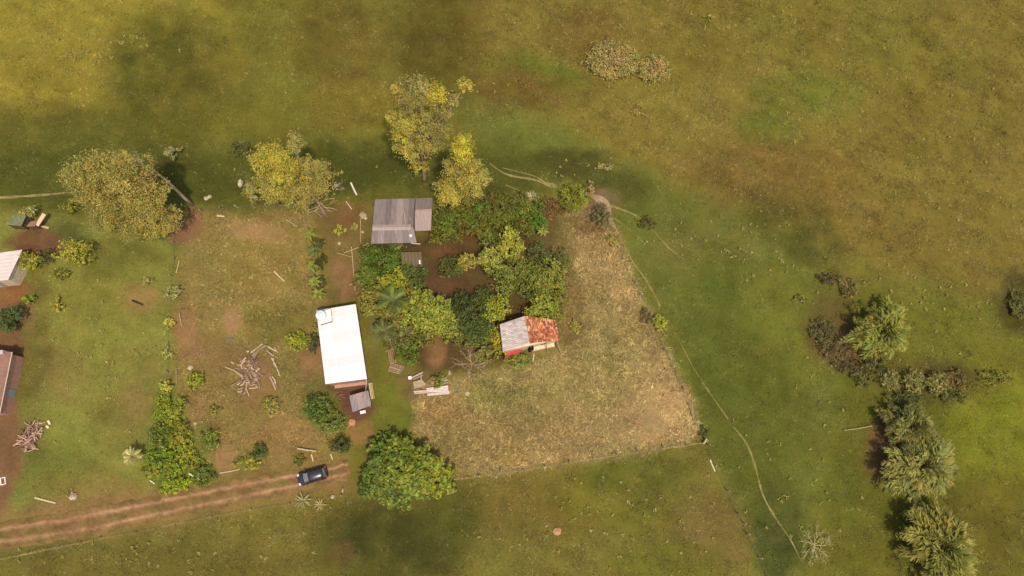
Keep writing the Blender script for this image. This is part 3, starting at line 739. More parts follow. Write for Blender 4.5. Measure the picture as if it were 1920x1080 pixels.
# ------------------------------------------------------------------ buildings
def white_house():
    c = [P(593, 582, 2.9), P(667, 570, 3.3), P(688, 710, 3.3), P(610, 720, 2.9)]
    g = (c[0]+c[1]+c[2]+c[3])/4; g[2] = float(H(g[0], g[1]))
    o = thing('white_roofed_house', 'small pink-walled house with long white corrugated roof beside the grass drive', 'house', g)
    mb = MB(); slab(mb, [p-np.array([0, 0, .09]) for p in inset(c, .1)], .03); rf = mb.build('roof', M['dark'], o, g)
    for i in range(9):
        qd = [c[0]+(c[3]-c[0])*i/9, c[1]+(c[2]-c[1])*i/9, c[1]+(c[2]-c[1])*(i+1.02)/9, c[0]+(c[3]-c[0])*(i+1.02)/9]
        mb = MB(); slab(mb, [p+np.array([0, 0, .006*(i % 2)]) for p in qd], .02, .29, .016, 0); mb.build('roof_sheet', M['whiteroof' if i % 3 else 'whiteroof3'], rf, g)
    mb = MB(); a, b, cc, d = c
    ex = np.array(b-a); ex /= np.linalg.norm(ex)
    mb.bar(a+[0, 0, -.07], d+[0, 0, -.07], .07, .12); mb.bar(b+[0, 0, -.07], cc+[0, 0, -.07], .07, .12); mb.build('fascia', M['dark'], rf, g)
    w_ = inset(c, .28)
    # the south wall stands almost under the eave
    w_[2] = c[2]+(c[3]-c[2])*.03+(c[1]-c[2])*.004; w_[3] = c[3]+(c[2]-c[3])*.05+(c[0]-c[3])*.004
    mb = MB(); prism(mb, w_, -.3, [p[2]-.16 for p in w_]); mb.build('wall', M['pinkwall'], o, g)
    s = np.array(w_[2]-w_[3])[:2]; s /= np.linalg.norm(s); out = np.array([s[1], -s[0]])
    mb = MB(); p = w_[3][:2]+s*.5; q = w_[2][:2]-s*.2
    mb.hexa([np.append(p, -.25), np.append(p+out*.42, -.25), np.append(q+out*.42, -.25), np.append(q, -.25)][::-1],
            [np.append(p, .28), np.append(p+out*.42, .28), np.append(q+out*.42, .28), np.append(q, .28)][::-1])
    mb.build('plinth', M['pinkwall'], o, g)
    mb = MB(); panel(mb, w_[3], w_[2], .55, .72, .3, 2.3, out, .03); dr = mb.build('door', M['wood'], o, g)
    mb = MB(); panel(mb, w_[3], w_[2], .69, .70, 1.2, 1.35, out, .09); mb.build('handle', M['alloy'], dr, g)
    e = np.array(w_[1]-w_[2])[:2]; e /= np.linalg.norm(e); oe = np.array([e[1], -e[0]])
    for s0 in (.18, .52, .8):
        mb = MB(); panel(mb, w_[2], w_[1], s0, s0+.1, 1.1, 2.1, oe, .05); wn = mb.build('window', M['slab'], o, g)
        mb = MB(); panel(mb, w_[2], w_[1], s0+.01, s0+.09, 1.17, 2.03, oe, .055); mb.build('pane', M['glass'], wn, g)
    mb = MB(); mb.cc = lin((190, 170, 150)); mb.tube([c[2]+[-.1, .0, -.1], c[2]+[-.25, -1.1, -1.3], P(682, 742, .1)], [.05, .05, .05], 6); mb.build('drain_pipe', M['wood'], o, g)
    # tank stand on the roof corner
    q = [P(597, 586, 3.7), P(620, 579, 3.7), P(623, 602, 3.7), P(600, 609, 3.7)]
    gs = sum(q)/4; gs[2] = 2.9
    t = thing('tank_stand', 'square white slab on brown brick stand at a corner of the white roof', 'tank stand', gs)
    mb = MB(); prism(mb, inset(q, .06), 2.7, 3.66); mb.build('brick_base', M['brick'], t, gs)
    mb = MB(); prism(mb, q, 3.66, 3.8); mb.build('slab', M['slab'], t, gs)
    k = P(603, 593, 3.8)
    t = thing('water_tank', 'round pale blue water tank with lid on the roof stand', 'water tank', k)
    prof = [(0, .02), (.62, .02), (.66, .12), (.68, .5), (.66, .82), (.58, .92), (.3, 1.0)]
    mb = MB(); lathe(mb, k, prof, 20); mb.build('tank_body', M['tank'], t, k, True)
    mb = MB(); lathe(mb, k, [(0, 1.06), (.22, 1.05), (.28, 1.0), (.28, .94), (0, .94)], 16); mb.build('lid', M['white'], t, k, True)
    mb = MB(); mb.tube([k+[.55, -.1, .3], k+[.95, -.15, .3], k+[1.0, -.15, .02]], [.035]*3, 6); mb.build('pipe', M['white'], t, k)
def lathe(mb, c, prof, n):
    vs = []; fs = []
    for r, z in prof:
        for k in range(n):
            a = 2*math.pi*k/n; vs.append((c[0]+r*math.cos(a), c[1]+r*math.sin(a), c[2]+z))
    for i in range(len(prof)-1):
        for k in range(n): fs.append((i*n+k, i*n+(k+1) % n, (i+1)*n+(k+1) % n, (i+1)*n+k))
    mb.add(vs, fs)
white_house()

def lean_shed():
    c = [P(655, 742, 2.1), P(690, 732, 2.35), P(696, 760, 2.35), P(661, 773, 2.1)]
    g = sum(c)/4; g[2] = float(H(g[0], g[1]))
    o = thing('small_shed', 'small open shed with lilac-grey sheet roof just below the white house', 'shed', g)
    for i in range(3):
        s0, s1 = i/3, (i+1)/3
        q = [c[0]+(c[1]-c[0])*s0, c[0]+(c[1]-c[0])*s1, c[3]+(c[2]-c[3])*s1, c[3]+(c[2]-c[3])*s0]
        q = [p+np.array([0, 0, .03*(i % 2)]) for p in q]
        mb = MB(); slab(mb, q, .02, .16, .02, 1); mb.build('roof_sheet', M['shedsheet' if i != 1 else 'greysheet3'], o, g)
    for k, p in enumerate(inset(c, .2)):
        mb = MB(); mb.cc = lin((120, 98, 76)); mb.tube([(p[0], p[1], -.3), (p[0], p[1], p[2]-.03)], [.07, .06], 6); mb.build('post', M['wood'], o, g)
    mb = MB(); mb.cc = lin((128, 104, 84)); w_ = inset(c, .25)
    for i in range(9):
        s = (i+.5)/9; a = w_[0]+(w_[1]-w_[0])*s; mb.box((a[0], a[1], .95), (.22, .03, 1.9), math.atan2(w_[1][1]-w_[0][1], w_[1][0]-w_[0][0]))
    mb.build('board_wall', M['wood'], o, g)
lean_shed()

def grey_barn():
    zN, zR, zS = 2.5, 3.5, 2.7
    a = [P(703, 374, zN), P(778, 372, zN), P(775, 426, zR), P(698, 427, zR)]
    s = [P(698, 427, zR), P(775, 426, zR), P(781, 455, zS), P(695, 457, zS)]
    g = (a[0]+a[1]+s[2]+s[3])/4; g[2] = float(H(g[0], g[1]))
    o = thing('grey_barn', 'low barn with weathered grey-brown sheet roof and ridge band, behind the garden', 'barn', g)
    rs = random.Random(2)
    for base, mats in ((a, ['greysheet', 'greysheet', 'greysheet2', 'greysheet', 'greysheet3', 'greysheet', 'greysheet2']), (s, ['greysheet2', 'greysheet', 'greysheet2', 'greysheet2', 'greysheet', 'greysheet2', 'greysheet'])):
        n = len(mats)
        for i in range(n):
            s0, s1 = i/n, (i+1)/n
            q = [base[0]+(base[1]-base[0])*s0, base[0]+(base[1]-base[0])*s1, base[3]+(base[2]-base[3])*s1, base[3]+(base[2]-base[3])*s0]
            dz = .012*(i % 2)+rs.uniform(0, .01); q = [p+np.array([0, 0, dz]) for p in q]
            mb = MB(); slab(mb, q, .02, .13, .018, 1); mb.build('roof_sheet', M[mats[i]], o, g)
    mb = MB(); up = np.array([0, 0, .09])
    r0, r1 = a[3]+up, P(770, 426, zR)+up
    mb.add([r0+[0, .42, -.10], r1+[0, .42, -.10], r1+[0, 0, .03], r0+[0, 0, .03], r0+[0, -.42, -.12], r1+[0, -.42, -.12]], [(0, 3, 2, 1), (3, 4, 5, 2)]); mb.build('ridge_cap', M['greysheet3'], o, g)
    # annex on the right
    b = [P(779, 372, 2.75), P(811, 371, 2.6), P(810, 394, 3.0), P(778, 395, 3.15)]
    mb = MB(); slab(mb, b, .02, .16, .018, 1); mb.build('annex_roof', M['greysheet2'], o, g)
    b2 = [P(778, 394, 2.95), P(809.5, 393, 2.85), P(808, 432, 2.2), P(777.5, 433, 2.25)]
    mb = MB(); slab(mb, b2, .02, .16, .018, 1); mb.build('annex_roof', M['greysheet3'], o, g)
    mb = MB(); mb.cc = lin((190, 140, 112)); mb.bar(P(779, 394.5, 3.12), P(809, 393, 3.0), .12, .08); mb.build('ridge_batten', M['wood'], o, g)
    w_ = inset([a[0], a[1], s[2], s[3]], .35)
    nrm = []
    for k in range(4):
        p, q = w_[k], w_[(k+1) % 4]; mb = MB(); mb.cc = lin((112, 92, 72))
        L = np.linalg.norm((q-p)[:2]); n = int(L/.3); an = math.atan2(q[1]-p[1], q[0]-p[0])
        for i in range(n):
            c = p+(q-p)*(i+.5)/n; mb.box((c[0], c[1], .95), (L/n-.015, .04, 2.5), an)
        mb.build('board_wall', M['wood'], o, g)
    for p in (inset(b, .25)[1], inset(b2, .25)[2]):
        mb = MB(); mb.cc = lin((120, 100, 80)); mb.tube([(p[0], p[1], -.3), (p[0], p[1], p[2]-.05)], [.08, .07], 6); mb.build('post', M['wood'], o, g)
    mb = MB(); mb.cc = lin((214, 196, 172)); mb.tube([P(771, 456, 2.55), P(788, 457.5, 2.5)], [.06, .06], 6); t = mb.build('pole', M['wood'], None, P(778, 457, 2.5)); tag(t, 'thin pale pole lying along the lower eave of the grey barn', 'pole')
    k = P(770, 442, 3.2); mb = MB(); lathe(mb, k, [(0, .3), (.16, .28), (.24, .12), (.24, -.05), (0, -.1)], 14); t = mb.build('water_can', M['white'], None, k, True); tag(t, 'white rounded canister on the lower slope of the grey barn roof', 'canister')
    for (u0, v0, u1, v1) in ((757, 396, 761, 421), (769, 408, 772, 436), (715, 440, 717, 456), (743, 430, 741, 437)):
        p, q = P(u0, v0, 0), P(u1, v1, 0)
        zf = lambda v: np.interp(v, [374, 427, 457], [zN, zR, zS])+.08
        p = P(u0, v0, zf(v0)); q = P(u1, v1, zf(v1)); mb = MB(); mb.cc = lin((182, 164, 146)); mb.bar(p, q, .07, .05); t = mb.build('batten', M['wood'], None, (p+q)/2)
        tag(t, 'pale batten weighing down the sheets of the grey barn roof', 'batten', 'battens on the barn roof')
grey_barn()

def garden_hut():
    c = [P(752, 473, 1.9), P(790, 472, 2.0), P(793, 499, 1.8), P(754, 503, 1.7)]
    g = sum(c)/4; g[2] = float(H(g[0], g[1]))
    o = thing('garden_hut', 'little hut with old grey-brown board roof half hidden under the garden trees', 'hut', g)
    for i in range(6):
        q = [c[0]+(c[1]-c[0])*i/6, c[0]+(c[1]-c[0])*(i+.94)/6, c[3]+(c[2]-c[3])*(i+.94)/6, c[3]+(c[2]-c[3])*i/6]
        mb = MB(); slab(mb, [p+np.array([0, 0, RS.uniform(0, .05)]) for p in q], .03); mb.build('roof_board', M['thatch'], o, g)
    for p in inset(c, .2):
        mb = MB(); mb.cc = lin((110, 90, 66)); mb.tube([(p[0], p[1], -.3), (p[0], p[1], p[2]-.02)], [.07, .06], 6); mb.build('post', M['wood'], o, g)
    mb = MB(); w_ = inset(c, .3); prism(mb, w_, -.3, 1.4); mb.cc = lin((90, 74, 54)); mb.build('wall', M['thatch'], o, g)
    k = P(787, 492, 1.9); mb = MB(); mb.box(k+[0, 0, .1], (.2, .55, .22), .1); t = mb.build('white_box', M['white'], None, k); tag(t, 'small white box on the edge of the garden hut roof', 'box')
garden_hut()

def tiled_house():
    zN, zS = 3.5, 2.9
    m = [P(937, 608, zN), P(984, 592, zN), P(993, 642, zS), P(943, 660, zS)]
    t = [P(984.5, 592, zN), P(1041, 600, zN), P(1050, 637, zS), P(993.5, 643, zS)]
    g = (m[0]+t[1]+t[2]+m[3])/4; g[2] = float(H(g[0], g[1]))
    o = thing('tiled_house', 'small whitewashed house roofed half in striped zinc, half in red clay tiles', 'house', g)
    mb = MB(); slab(mb, m, .025, .27, .09, 0); mb.build('zinc_roof', M['zinc'], o, g)
    mb = MB(); mb.cc = lin((96, 52, 36)); slab(mb, [p-np.array([0, 0, .07]) for p in t], .04); dk = mb.build('roof_deck', M['tile'], o, g)
    a, b, c, d = t; ny, nx = 11, 22
    mb = MB(); nr = np.cross(b-a, d-a); nr /= np.linalg.norm(nr); nr = nr if nr[2] > 0 else -nr
    for j in range(ny):
        for i in range(nx):
            if RS.rand() < .02: continue
            s = (i+.5)/nx; v0 = j/ny; v1 = min(1.02, (j+1.22)/ny)
            pt = lambda s_, v_: (a*(1-s_)+b*s_)*(1-v_)+(d*(1-s_)+c*s_)*v_
            p = pt(s, v0); q = pt(s, v1); ax = (q-p)/np.linalg.norm(q-p); sx = np.cross(ax, nr)
            jit = RS.normal(0, .02, 3); R = .115; vs = []
            k = RS.rand(); cc = np.array([(186, 112, 72), (166, 94, 60), (204, 136, 94), (142, 84, 56), (216, 164, 126)][int(k*4.4) if k < .95 else 4], float)*RS.uniform(.88, 1.1)
            mb.cc = lin(np.clip(cc, 0, 255))
            for e, (pp, lift) in enumerate(((p, 0.0), (q, .05))):
                for n_ in range(5):
                    an = math.pi*n_/4; vs.append(pp+jit+sx*math.cos(an)*R*(1 if e else .85)+nr*(math.sin(an)*R*.8+lift*.6))
            mb.add(vs, [(n_, n_+1, n_+6, n_+5) for n_ in range(4)]+[(0, 5, 9, 4), (5, 6, 7, 8, 9), (4, 3, 2, 1, 0)])
    tl = mb.build('roof_tiles', M['tile'], dk, g); tag(tl, 'rows of uneven red and orange clay tiles', None, None, 'stuff')
    R_ = [m[0], t[1], t[2], m[3]]; w_ = inset(R_, .35)
    w_[2] = t[2]+(t[3]-t[2])*.09; w_[3] = m[3]+(m[2]-m[3])*.1; w_[2] = w_[2]+(t[1]-t[2])*.02; w_[3] = w_[3]+(m[0]-m[3])*.02
    mb = MB(); prism(mb, w_, -.3, [zN-.2, zN-.2, zS-.12, zS-.12]); mb.build('wall', M['cream'], o, g)
    s = (w_[2]-w_[3])[:2]; s /= np.linalg.norm(s); out = np.array([s[1], -s[0]])
    mb = MB(); panel(mb, w_[3], w_[2], .5, .98, -.25, .5, out, .5); mb.build('parapet', M['cream'], o, g)
    mb = MB(); panel(mb, w_[3], w_[2], .47, .545, .0, 2.1, out, .52); mb.build('door', M['dark'], o, g)
    mb = MB(); panel(mb, w_[3], w_[2], .70, .80, 1.3, 2.1, out, .04); wn = mb.build('window', M['wood'], o, g)
    mb = MB(); panel(mb, w_[3], w_[2], .71, .79, 1.36, 2.04, out, .045); mb.build('pane', M['dark'], wn, g)
    for (u0, v0, u1, v1) in ((993, 644, 1001, 667), (1024, 641, 1027, 661), (1044, 638, 1053, 666)):
        mb = MB(); mb.cc = lin((172, 144, 110)); mb.tube([P(u0, v0, zS-.05), P(u1, v1, -.1)], [.06, .07], 6); mb.build('prop', M['wood'], o, g)
    # things in front
    a = P(946, 662, .8); b = P(978, 651, .8)
    mb = MB(); n = 10; vs = []; fs = []
    for i in range(n+1):
        p = a+(b-a)*i/n; sag = .25*math.sin(math.pi*i/n)+.08*math.sin(i*2.1)
        for z, of in ((1.75, .0), (1.35-sag*.4, -.35), (.75-sag*.3, -.62+.08*math.sin(i*1.7)), (.25, -.75+.1*math.cos(i*1.3))): vs.append((p[0]+.1*math.sin(i), p[1]+of, z))
    for i in range(n):
        for j in range(3): q = i*4+j; fs.append((q, q+4, q+5, q+1))
    mb.add(vs, fs); t_ = mb.build('red_awning', M['red'], None, (a+b)/2, True); tag(t_, 'red cloth awning hanging under the striped zinc roof edge', 'awning')
    t_.modifiers.new('thick', 'SOLIDIFY').thickness = .03
    p, q = P(1001, 663, .12), P(999, 678, .12); mb = MB(); mb.cc = lin((208, 184, 140)); mb.tube([p, q], [.09, .08], 7); t_ = mb.build('fence_stake', M['wood'], None, p); tag(t_, 'pale stake lying in the grass before the tiled house door', 'stake')
tiled_house()

def left_house():
    c = [P(-60, 482, 2.9), P(42, 468, 2.9), P(15, 525, 3.2), P(-60, 532, 3.2)]
    g = sum(c)/4; g[2] = float(H(g[0], g[1]))
    o = thing('pale_roofed_house', 'house with plain off-white sheet roof cut by the left picture edge', 'house', g)
    mb = MB(); slab(mb, c, .04, .5, .02, 0); mb.build('roof', M['whiteroof2'], o, g)
    w_ = inset(c, .3); mb = MB(); prism(mb, w_, -.3, 2.8); mb.build('wall', M['cream'], o, g)
    s = (w_[2]-w_[3])[:2]; s /= np.linalg.norm(s); out = np.array([s[1], -s[0]])
    mb = MB(); panel(mb, w_[3], w_[2], .5, .66, .1, 2.0, out, .04); mb.build('door', M['wood'], o, g)
    for i, (u, v, r) in enumerate(((4, 527, .3), (12, 523, .36), (24, 526, .4), (30, 520, .25))):
        k = G(u, v); mb = MB(); lathe(mb, k, [(0, -.05), (r, -.05), (r*1.05, .3), (r*.9, .42), (r*.8, .3), (0, .22)], 14); t = mb.build('basin', M['slab' if i % 2 else 'clay'], None, k, True)
        tag(t, 'round pale basin on the ground below the left house roof', 'basin', 'basins by the left house')
    c = [P(-70, 648, 3.1), P(22, 660, 3.1), P(-2, 778, 2.7), P(-70, 785, 2.7)]
    g = sum(c)/4; g[2] = float(H(g[0], g[1]))
    o = thing('brown_roofed_house', 'house with smooth brown-pink roof at the left picture edge above the wood heap', 'house', g)
    mb = MB(); slab(mb, c, .05, .6, .015, 0); r = mb.build('roof', M['brownroof'], o, g)
    mb = MB(); mb.box(P(4, 661, 3.35), (.55, .5, .7), .1); mb.build('chimney', M['palesheet'], r, g)
    w_ = inset(c, .3); mb = MB(); prism(mb, w_, -.3, [2.98, 2.98, 2.58, 2.58]); mb.build('wall', M['pinkwall'], o, g)
    e = (w_[1]-w_[2])[:2]; e /= np.linalg.norm(e); oe = np.array([e[1], -e[0]])
    mb = MB(); panel(mb, w_[2], w_[1], .3, .42, .1, 2.1, oe, .04); mb.build('door', M['wood'], o, g)
    mb = MB(); mb.cc = lin((226, 206, 184)); mb.bar(c[1]+[.04, 0, -.05], c[2]+[.04, 0, -.05], .06, .1); mb.build('fascia', M['wood'], r, g)
    # pens up in the corner
    for (pts, z, m, nm, lab) in (([(11, 421), (25, 402), (50, 403), (40, 424)], 1.9, 'moss', 'mossy_shed', 'small shed with mossy grey-green roof overgrown by a pale shrub, upper left'),
                                 ([(49, 425), (58, 415), (70, 414), (66, 424)], 1.6, 'brownroof', 'brown_shed', 'tiny brown roofed pen beside a pale plank in the upper left yard')):
        c = [P(u, v, z+.15*(i < 2)) for i, (u, v) in enumerate(pts)]; g = sum(c)/4; g[2] = float(H(g[0], g[1]))
        o = thing(nm, lab, 'shed', g)
        for i in range(3):
            q = [c[0]+(c[1]-c[0])*i/3, c[0]+(c[1]-c[0])*(i+1)/3, c[3]+(c[2]-c[3])*(i+1)/3, c[3]+(c[2]-c[3])*i/3]
            mb = MB(); slab(mb, [p+np.array([0, 0, .02*(i % 2)]) for p in q], .03, .2, .02, 1); mb.build('roof_sheet', M[m], o, g)
        for p in inset(c, .15):
            mb = MB(); mb.cc = lin((110, 90, 66)); mb.tube([(p[0], p[1], -.3), (p[0], p[1], p[2]-.03)], [.06, .05], 6); mb.build('post', M['wood'], o, g)
        mb = MB(); prism(mb, inset(c, .22), -.3, z-.25); mb.build('wall', M['thatch'], o, g)
    a, b = P(69, 423, 1.5), P(83, 401, 1.7); mb = MB(); mb.cc = lin((214, 178, 146)); mb.bar(a, b, .55, .05); t = mb.build('plank', M['wood'], None, a); tag(t, 'broad pale plank propped beside the brown pen, upper left yard', 'plank')
    a, b = G(78, 424, .1), G(92, 428, .12); mb = MB(); mb.cc = lin((196, 160, 128)); mb.bar(a, b, .3, .06); t = mb.build('plank', M['wood'], None, a); tag(t, 'short pale plank lying on red soil below the brown pen', 'plank')
left_house()

# ------------------------------------------------------------------ car
def car():
    r_, f_ = G(611, 885.5), G(563, 899.5); c = (r_+f_)/2; d = (f_-r_)[:2]; rz = math.atan2(d[1], d[0])
    c[2] = float(H(c[0], c[1]))+.02
    o = thing('parked_car', 'dark slate hatchback parked at the end of the dirt lane', 'car', c, None, rz)
    L, W = 3.95, 1.70
    def part(name, mat, fn, parent=None, smooth=False):
        mb = MB(); fn(mb); return mb.build(name, M[mat], parent or o, (0, 0, 0), smooth)
    # stations along x: (x, half width low, half width belt, z low, z belt)
    st = [(-1.95, .62, .66, .38, .80), (-1.88, .74, .78, .28, .92), (-1.6, .80, .83, .22, .96), (-.9, .83, .85, .20, .94), (0, .84, .85, .20, .92), (.8, .83, .85, .20, .92), (1.2, .82, .84, .20, .90), (1.6, .79, .80, .22, .80), (1.86, .70, .72, .26, .68), (1.97, .52, .55, .34, .58)]
    def body(mb):
        vs = []; fs = []
        for x, wl, wb, z0, z1 in st:
            vs += [(x, -wl*.85, z0), (x, -wl, z0+.12), (x, -wb, (z0+z1)/2), (x, -wb*.97, z1-.07), (x, -wb*.86, z1), (x, 0, z1+.035), (x, wb*.86, z1), (x, wb*.97, z1-.07), (x, wb, (z0+z1)/2), (x, wl, z0+.12), (x, wl*.85, z0)]
        n = 11
        for i in range(len(st)-1):
            for k in range(n): fs.append((i*n+k, i*n+(k+1) % n, (i+1)*n+(k+1) % n, (i+1)*n+k))
        fs.append(tuple(range(n))[::-1]); fs.append(tuple((len(st)-1)*n+k for k in range(n))); mb.add(vs, fs)
    b = part('body', 'carpaint', body, None, True)
    # greenhouse frame rings: base at belt, top at roof
    base = [(-1.72, .70), (-.6, .76), (.45, .75), (1.08, .66)]
    def roof(mb):
        top = [(-1.52, .52, 1.40), (-1.2, .58, 1.46), (-.4, .60, 1.49), (.1, .58, 1.47), (.38, .53, 1.43)]; vs = []; fs = []
        for x, w_, z in top: vs += [(x, -w_, z-.06), (x, -w_*.9, z), (x, 0, z+.02), (x, w_*.9, z), (x, w_, z-.06)]
        for i in range(len(top)-1):
            for k in range(4): fs.append((i*5+k, (i+1)*5+k, (i+1)*5+k+1, i*5+k+1))
        fs.append((0, 1, 2, 3, 4)); fs.append((20, 24, 23, 22, 21))
        fs.append((0, 4, 9, 5)); fs.append((5, 9, 14, 10)); fs.append((10, 14, 19, 15)); fs.append((15, 19, 24, 20))
        mb.add(vs, fs)
        for s in (-1, 1):   # pillars
            for (xa, wa, za, xb, wb, zb) in ((1.06, .66, .9, .38, .53, 1.40), (-.45, .765, .92, -.42, .6, 1.44), (-1.7, .70, .93, -1.5, .53, 1.37)): mb.bar((xa, s*wa, za), (xb, s*wb, zb), .09, .06)
    part('roof', 'carpaint', roof, None, True)
    part('windshield', 'windscreen', lambda mb: mb.add([(1.06, -.64, .91), (1.10, 0, .93), (1.06, .64, .91), (.40, .51, 1.39), (.42, 0, 1.43), (.40, -.51, 1.39), (.98, 0, .88)], [(0, 1, 4, 5), (1, 2, 3, 4)]))
    part('rear_window', 'windscreen', lambda mb: mb.add([(-1.73, -.64, .96), (-1.53, -.5, 1.36), (-1.53, .5, 1.36), (-1.73, .64, .96)], [(0, 3, 2, 1)]))
    for s in (-1, 1):
        for (xa, xb, xc, xd) in ((.92, -.40, -.38, .36), (-.50, -1.62, -1.46, -.46)):
            part('side_window', 'glass', lambda mb: mb.add([(xa, s*.715, .92), (xb, s*.755, .92), (xc, s*.60, 1.40), (xd, s*.565, 1.38)], [(0, 1, 2, 3)] if s > 0 else [(3, 2, 1, 0)]))
        part('headlight', 'lamp', lambda mb: mb.hexa([(1.62, s*.48, .70), (1.86, s*.40, .56), (1.82, s*.70, .54), (1.58, s*.77, .68)], [(1.62, s*.48, .83), (1.88, s*.40, .71), (1.83, s*.70, .70), (1.58, s*.78, .83)]))
        part('taillight', 'taillamp', lambda mb: mb.box((-1.86, s*.66, .82), (.18, .22, .24)))
        def door(mb):
            for xa, xb in ((.82, -.42), (-.46, -1.3)): mb.hexa([(xa, s*.852, .32), (xb, s*.852, .32), (xb, s*.862, .32), (xa, s*.862, .32)], [(xa, s*.852, .84), (xb, s*.852, .84), (xb, s*.86, .84), (xa, s*.86, .84)])
        dd = part('door', 'carpaint', door); part('handle', 'alloy', lambda mb: mb.box((-.25, s*.875, .76), (.16, .03, .03)), dd)
        part('mirror', 'carpaint', lambda mb: mb.box((.78, s*.92, .97), (.12, .18, .12)))
        for x in (-1.22, 1.22):
            def tyre(mb): 
                pr = [(.17, -.1), (.29, -.1), (.31, -.06), (.31, .06), (.29, .1), (.17, .1)]; vs = []; fs = []; n = 18
                for rr, yy in pr:
                    for k in range(n): a = 2*math.pi*k/n; vs.append((x+rr*math.cos(a), s*.76+yy, .31+rr*math.sin(a)))
                for i in range(5):
                    for k in range(n): fs.append((i*n+k, i*n+(k+1) % n, (i+1)*n+(k+1) % n, (i+1)*n+k))
                mb.add(vs, fs)
            wh = part('wheel', 'rubber', tyre)
            part('rim', 'alloy', lambda mb: mb.add([(x+.19*math.cos(2*math.pi*k/10), s*.83, .31+.19*math.sin(2*math.pi*k/10)) for k in range(10)], [tuple(range(10))]), wh)
    part('bumper', 'rubber', lambda mb: mb.bar((1.96, -.5, .40), (1.96, .5, .40), .08, .16))
    part('bumper', 'rubber', lambda mb: mb.bar((-1.95, -.6, .42), (-1.95, .6, .42), .08, .16))
    part('number_plate', 'white', lambda mb: mb.box((2.005, 0, .42), (.012, .4, .12)))
    part('wiper_cowl', 'rubber', lambda mb: mb.bar((1.12, -.62, .915), (1.12, .62, .915), .12, .03))
car()

# ------------------------------------------------------------------ fences
def fence(label, pts, h=1.25, r=.075, wires=3, col=(190, 170, 136), lean=.1, name='wire_fence', every=None):
    P0 = [G(u, v) for u, v in pts]; g = P0[0]
    o = thing(name, label, 'fence', g)
    tops = []
    for p in P0:
        mb = MB(); mb.cc = lin(np.array(col)*RS.uniform(.75, 1.12)); hh = h*RS.uniform(.85, 1.15); t = p+np.array([RS.normal(0, lean), RS.normal(0, lean), hh])
        rr = r*RS.uniform(.8, 1.3); mb.tube([p-[0, 0, .2], t], [rr, rr*.9], 7); mb.build('post', M['wood'], o, g); tops.append((p, t))
    for k in range(wires):
        f = (k+1)/(wires+.25); mb = MB()
        for i in range(len(tops)-1):
            a = tops[i][0]+(tops[i][1]-tops[i][0])*f; b = tops[i+1][0]+(tops[i+1][1]-tops[i+1][0])*f
            mb.tube([a, (a+b)/2-[0, 0, .04], b], [.006]*3, 4)
        mb.build('wire', M['wire'], o, g)
    return o
fence('wire fence with pale posts running down the right side of the straw yard', [(1152, 446), (1159, 467), (1167, 486), (1177, 508), (1188, 530), (1200, 554), (1222, 600), (1246, 656), (1254, 674), (1260, 688), (1279, 729), (1289, 758), (1304, 796), (1322, 829)])
fence('wire fence with pale posts along the bottom of the straw yard', [(852, 899), (898, 892), (938, 886), (980, 880), (1022, 873), (1067, 867), (1112, 860), (1157, 853), (1193, 846), (1243, 841), (1285, 835), (1317, 831)])
fence('wire fence descending from the straw yard corner to the bottom picture edge', [(1326, 834), (1340, 872), (1360, 917), (1381, 961), (1393, 980), (1400, 1003), (1421, 1046), (1434, 1080)])
fence('short-post fence along the top of the dry middle lot', [(380, 399), (414, 394), (447, 389), (477, 390), (500, 388), (525, 387), (560, 388), (594, 390)])
fence('fence of thin posts between the green lawn and the dry middle lot', [(336, 420), (329, 444), (327, 457), (328, 486), (326, 520), (322, 560), (320, 610), (318, 650), (318, 700), (314, 740), (306, 794), (303, 838), (318, 893)], 1.2, .06)
fence('low fence between the dirt lane and the lower pasture', [(-30, 1056), (54, 1036), (112, 1024), (155, 1016), (190, 1008), (258, 997), (330, 984), (400, 969), (470, 956), (545, 944), (640, 928)], .9, .05, 2, (170, 150, 110))
def pole(label, u0, v0, z0, u1, v1, z1, r, col=(200, 180, 144), name='pole', cat='pole', group=None, n=7):
    a = G(u0, v0); a[2] += z0; b = G(u1, v1); b[2] += z1
    if z0 > .8 or z1 > .8:
        a = P(u0, v0, z0); b = P(u1, v1, z1)
    mb = MB(); mb.cc = lin(np.array(col)*RS.uniform(.92, 1.06)); m = (a+b)/2+RS.normal(size=3)*np.linalg.norm(b-a)*(.05 if group else .012); mb.tube([a, m, b], [r, r*.97, r*.88], n)
    o = mb.build(name, M['wood'], None, a); return tag(o, label, cat, group)
pole('long thin brown pole leaning on the fence near the straw yard corner', 1297, 759, 1.1, 1304, 798, .05, .07, (176, 146, 104))
pole('pale split post fallen just below the straw yard corner', 1331, 862, .1, 1340, 884, .12, .12)
pole('thick pale corner post stub of the straw yard', 1319, 831, .05, 1325, 824, 1.1, .16, (210, 190, 150), 'corner_post', 'post')
pole('pale beam lying just above the parked car', 559, 841, .5, 594, 846, .5, .1)
pole('upright short post nearest the car on its upper side', 584, 852, .1, 587, 865, .08, .09, (206, 184, 146))
pole('pale short stake right of the car roof by the lane end', 620, 851, .1, 624, 862, .08, .09, (206, 184, 146))
pole('thin brown stake between the two short posts above the car', 608, 855, .1, 611, 862, .08, .06, (160, 130, 96))
pole('white leaning stick in front of the dark bush by the lane end', 625, 832, .6, 641, 848, .1, .06, (220, 206, 184))
pole('long pale green-tinged log lying alone at the lower left lawn', 67, 933, .13, 106, 943, .13, .13, (206, 196, 140), 'log', 'log')
pole('short white post fallen at the top of the hedge strip', 303, 793, .5, 313, 797, .5, .09, (226, 214, 184))
pole('white stick lying in the middle of the hedge strip', 298, 833, .6, 313, 841, .6, .07, (216, 202, 170))
pole('slanting grey pole standing in the hedge strip', 344, 851, .9, 331, 888, .2, .09, (170, 156, 110))
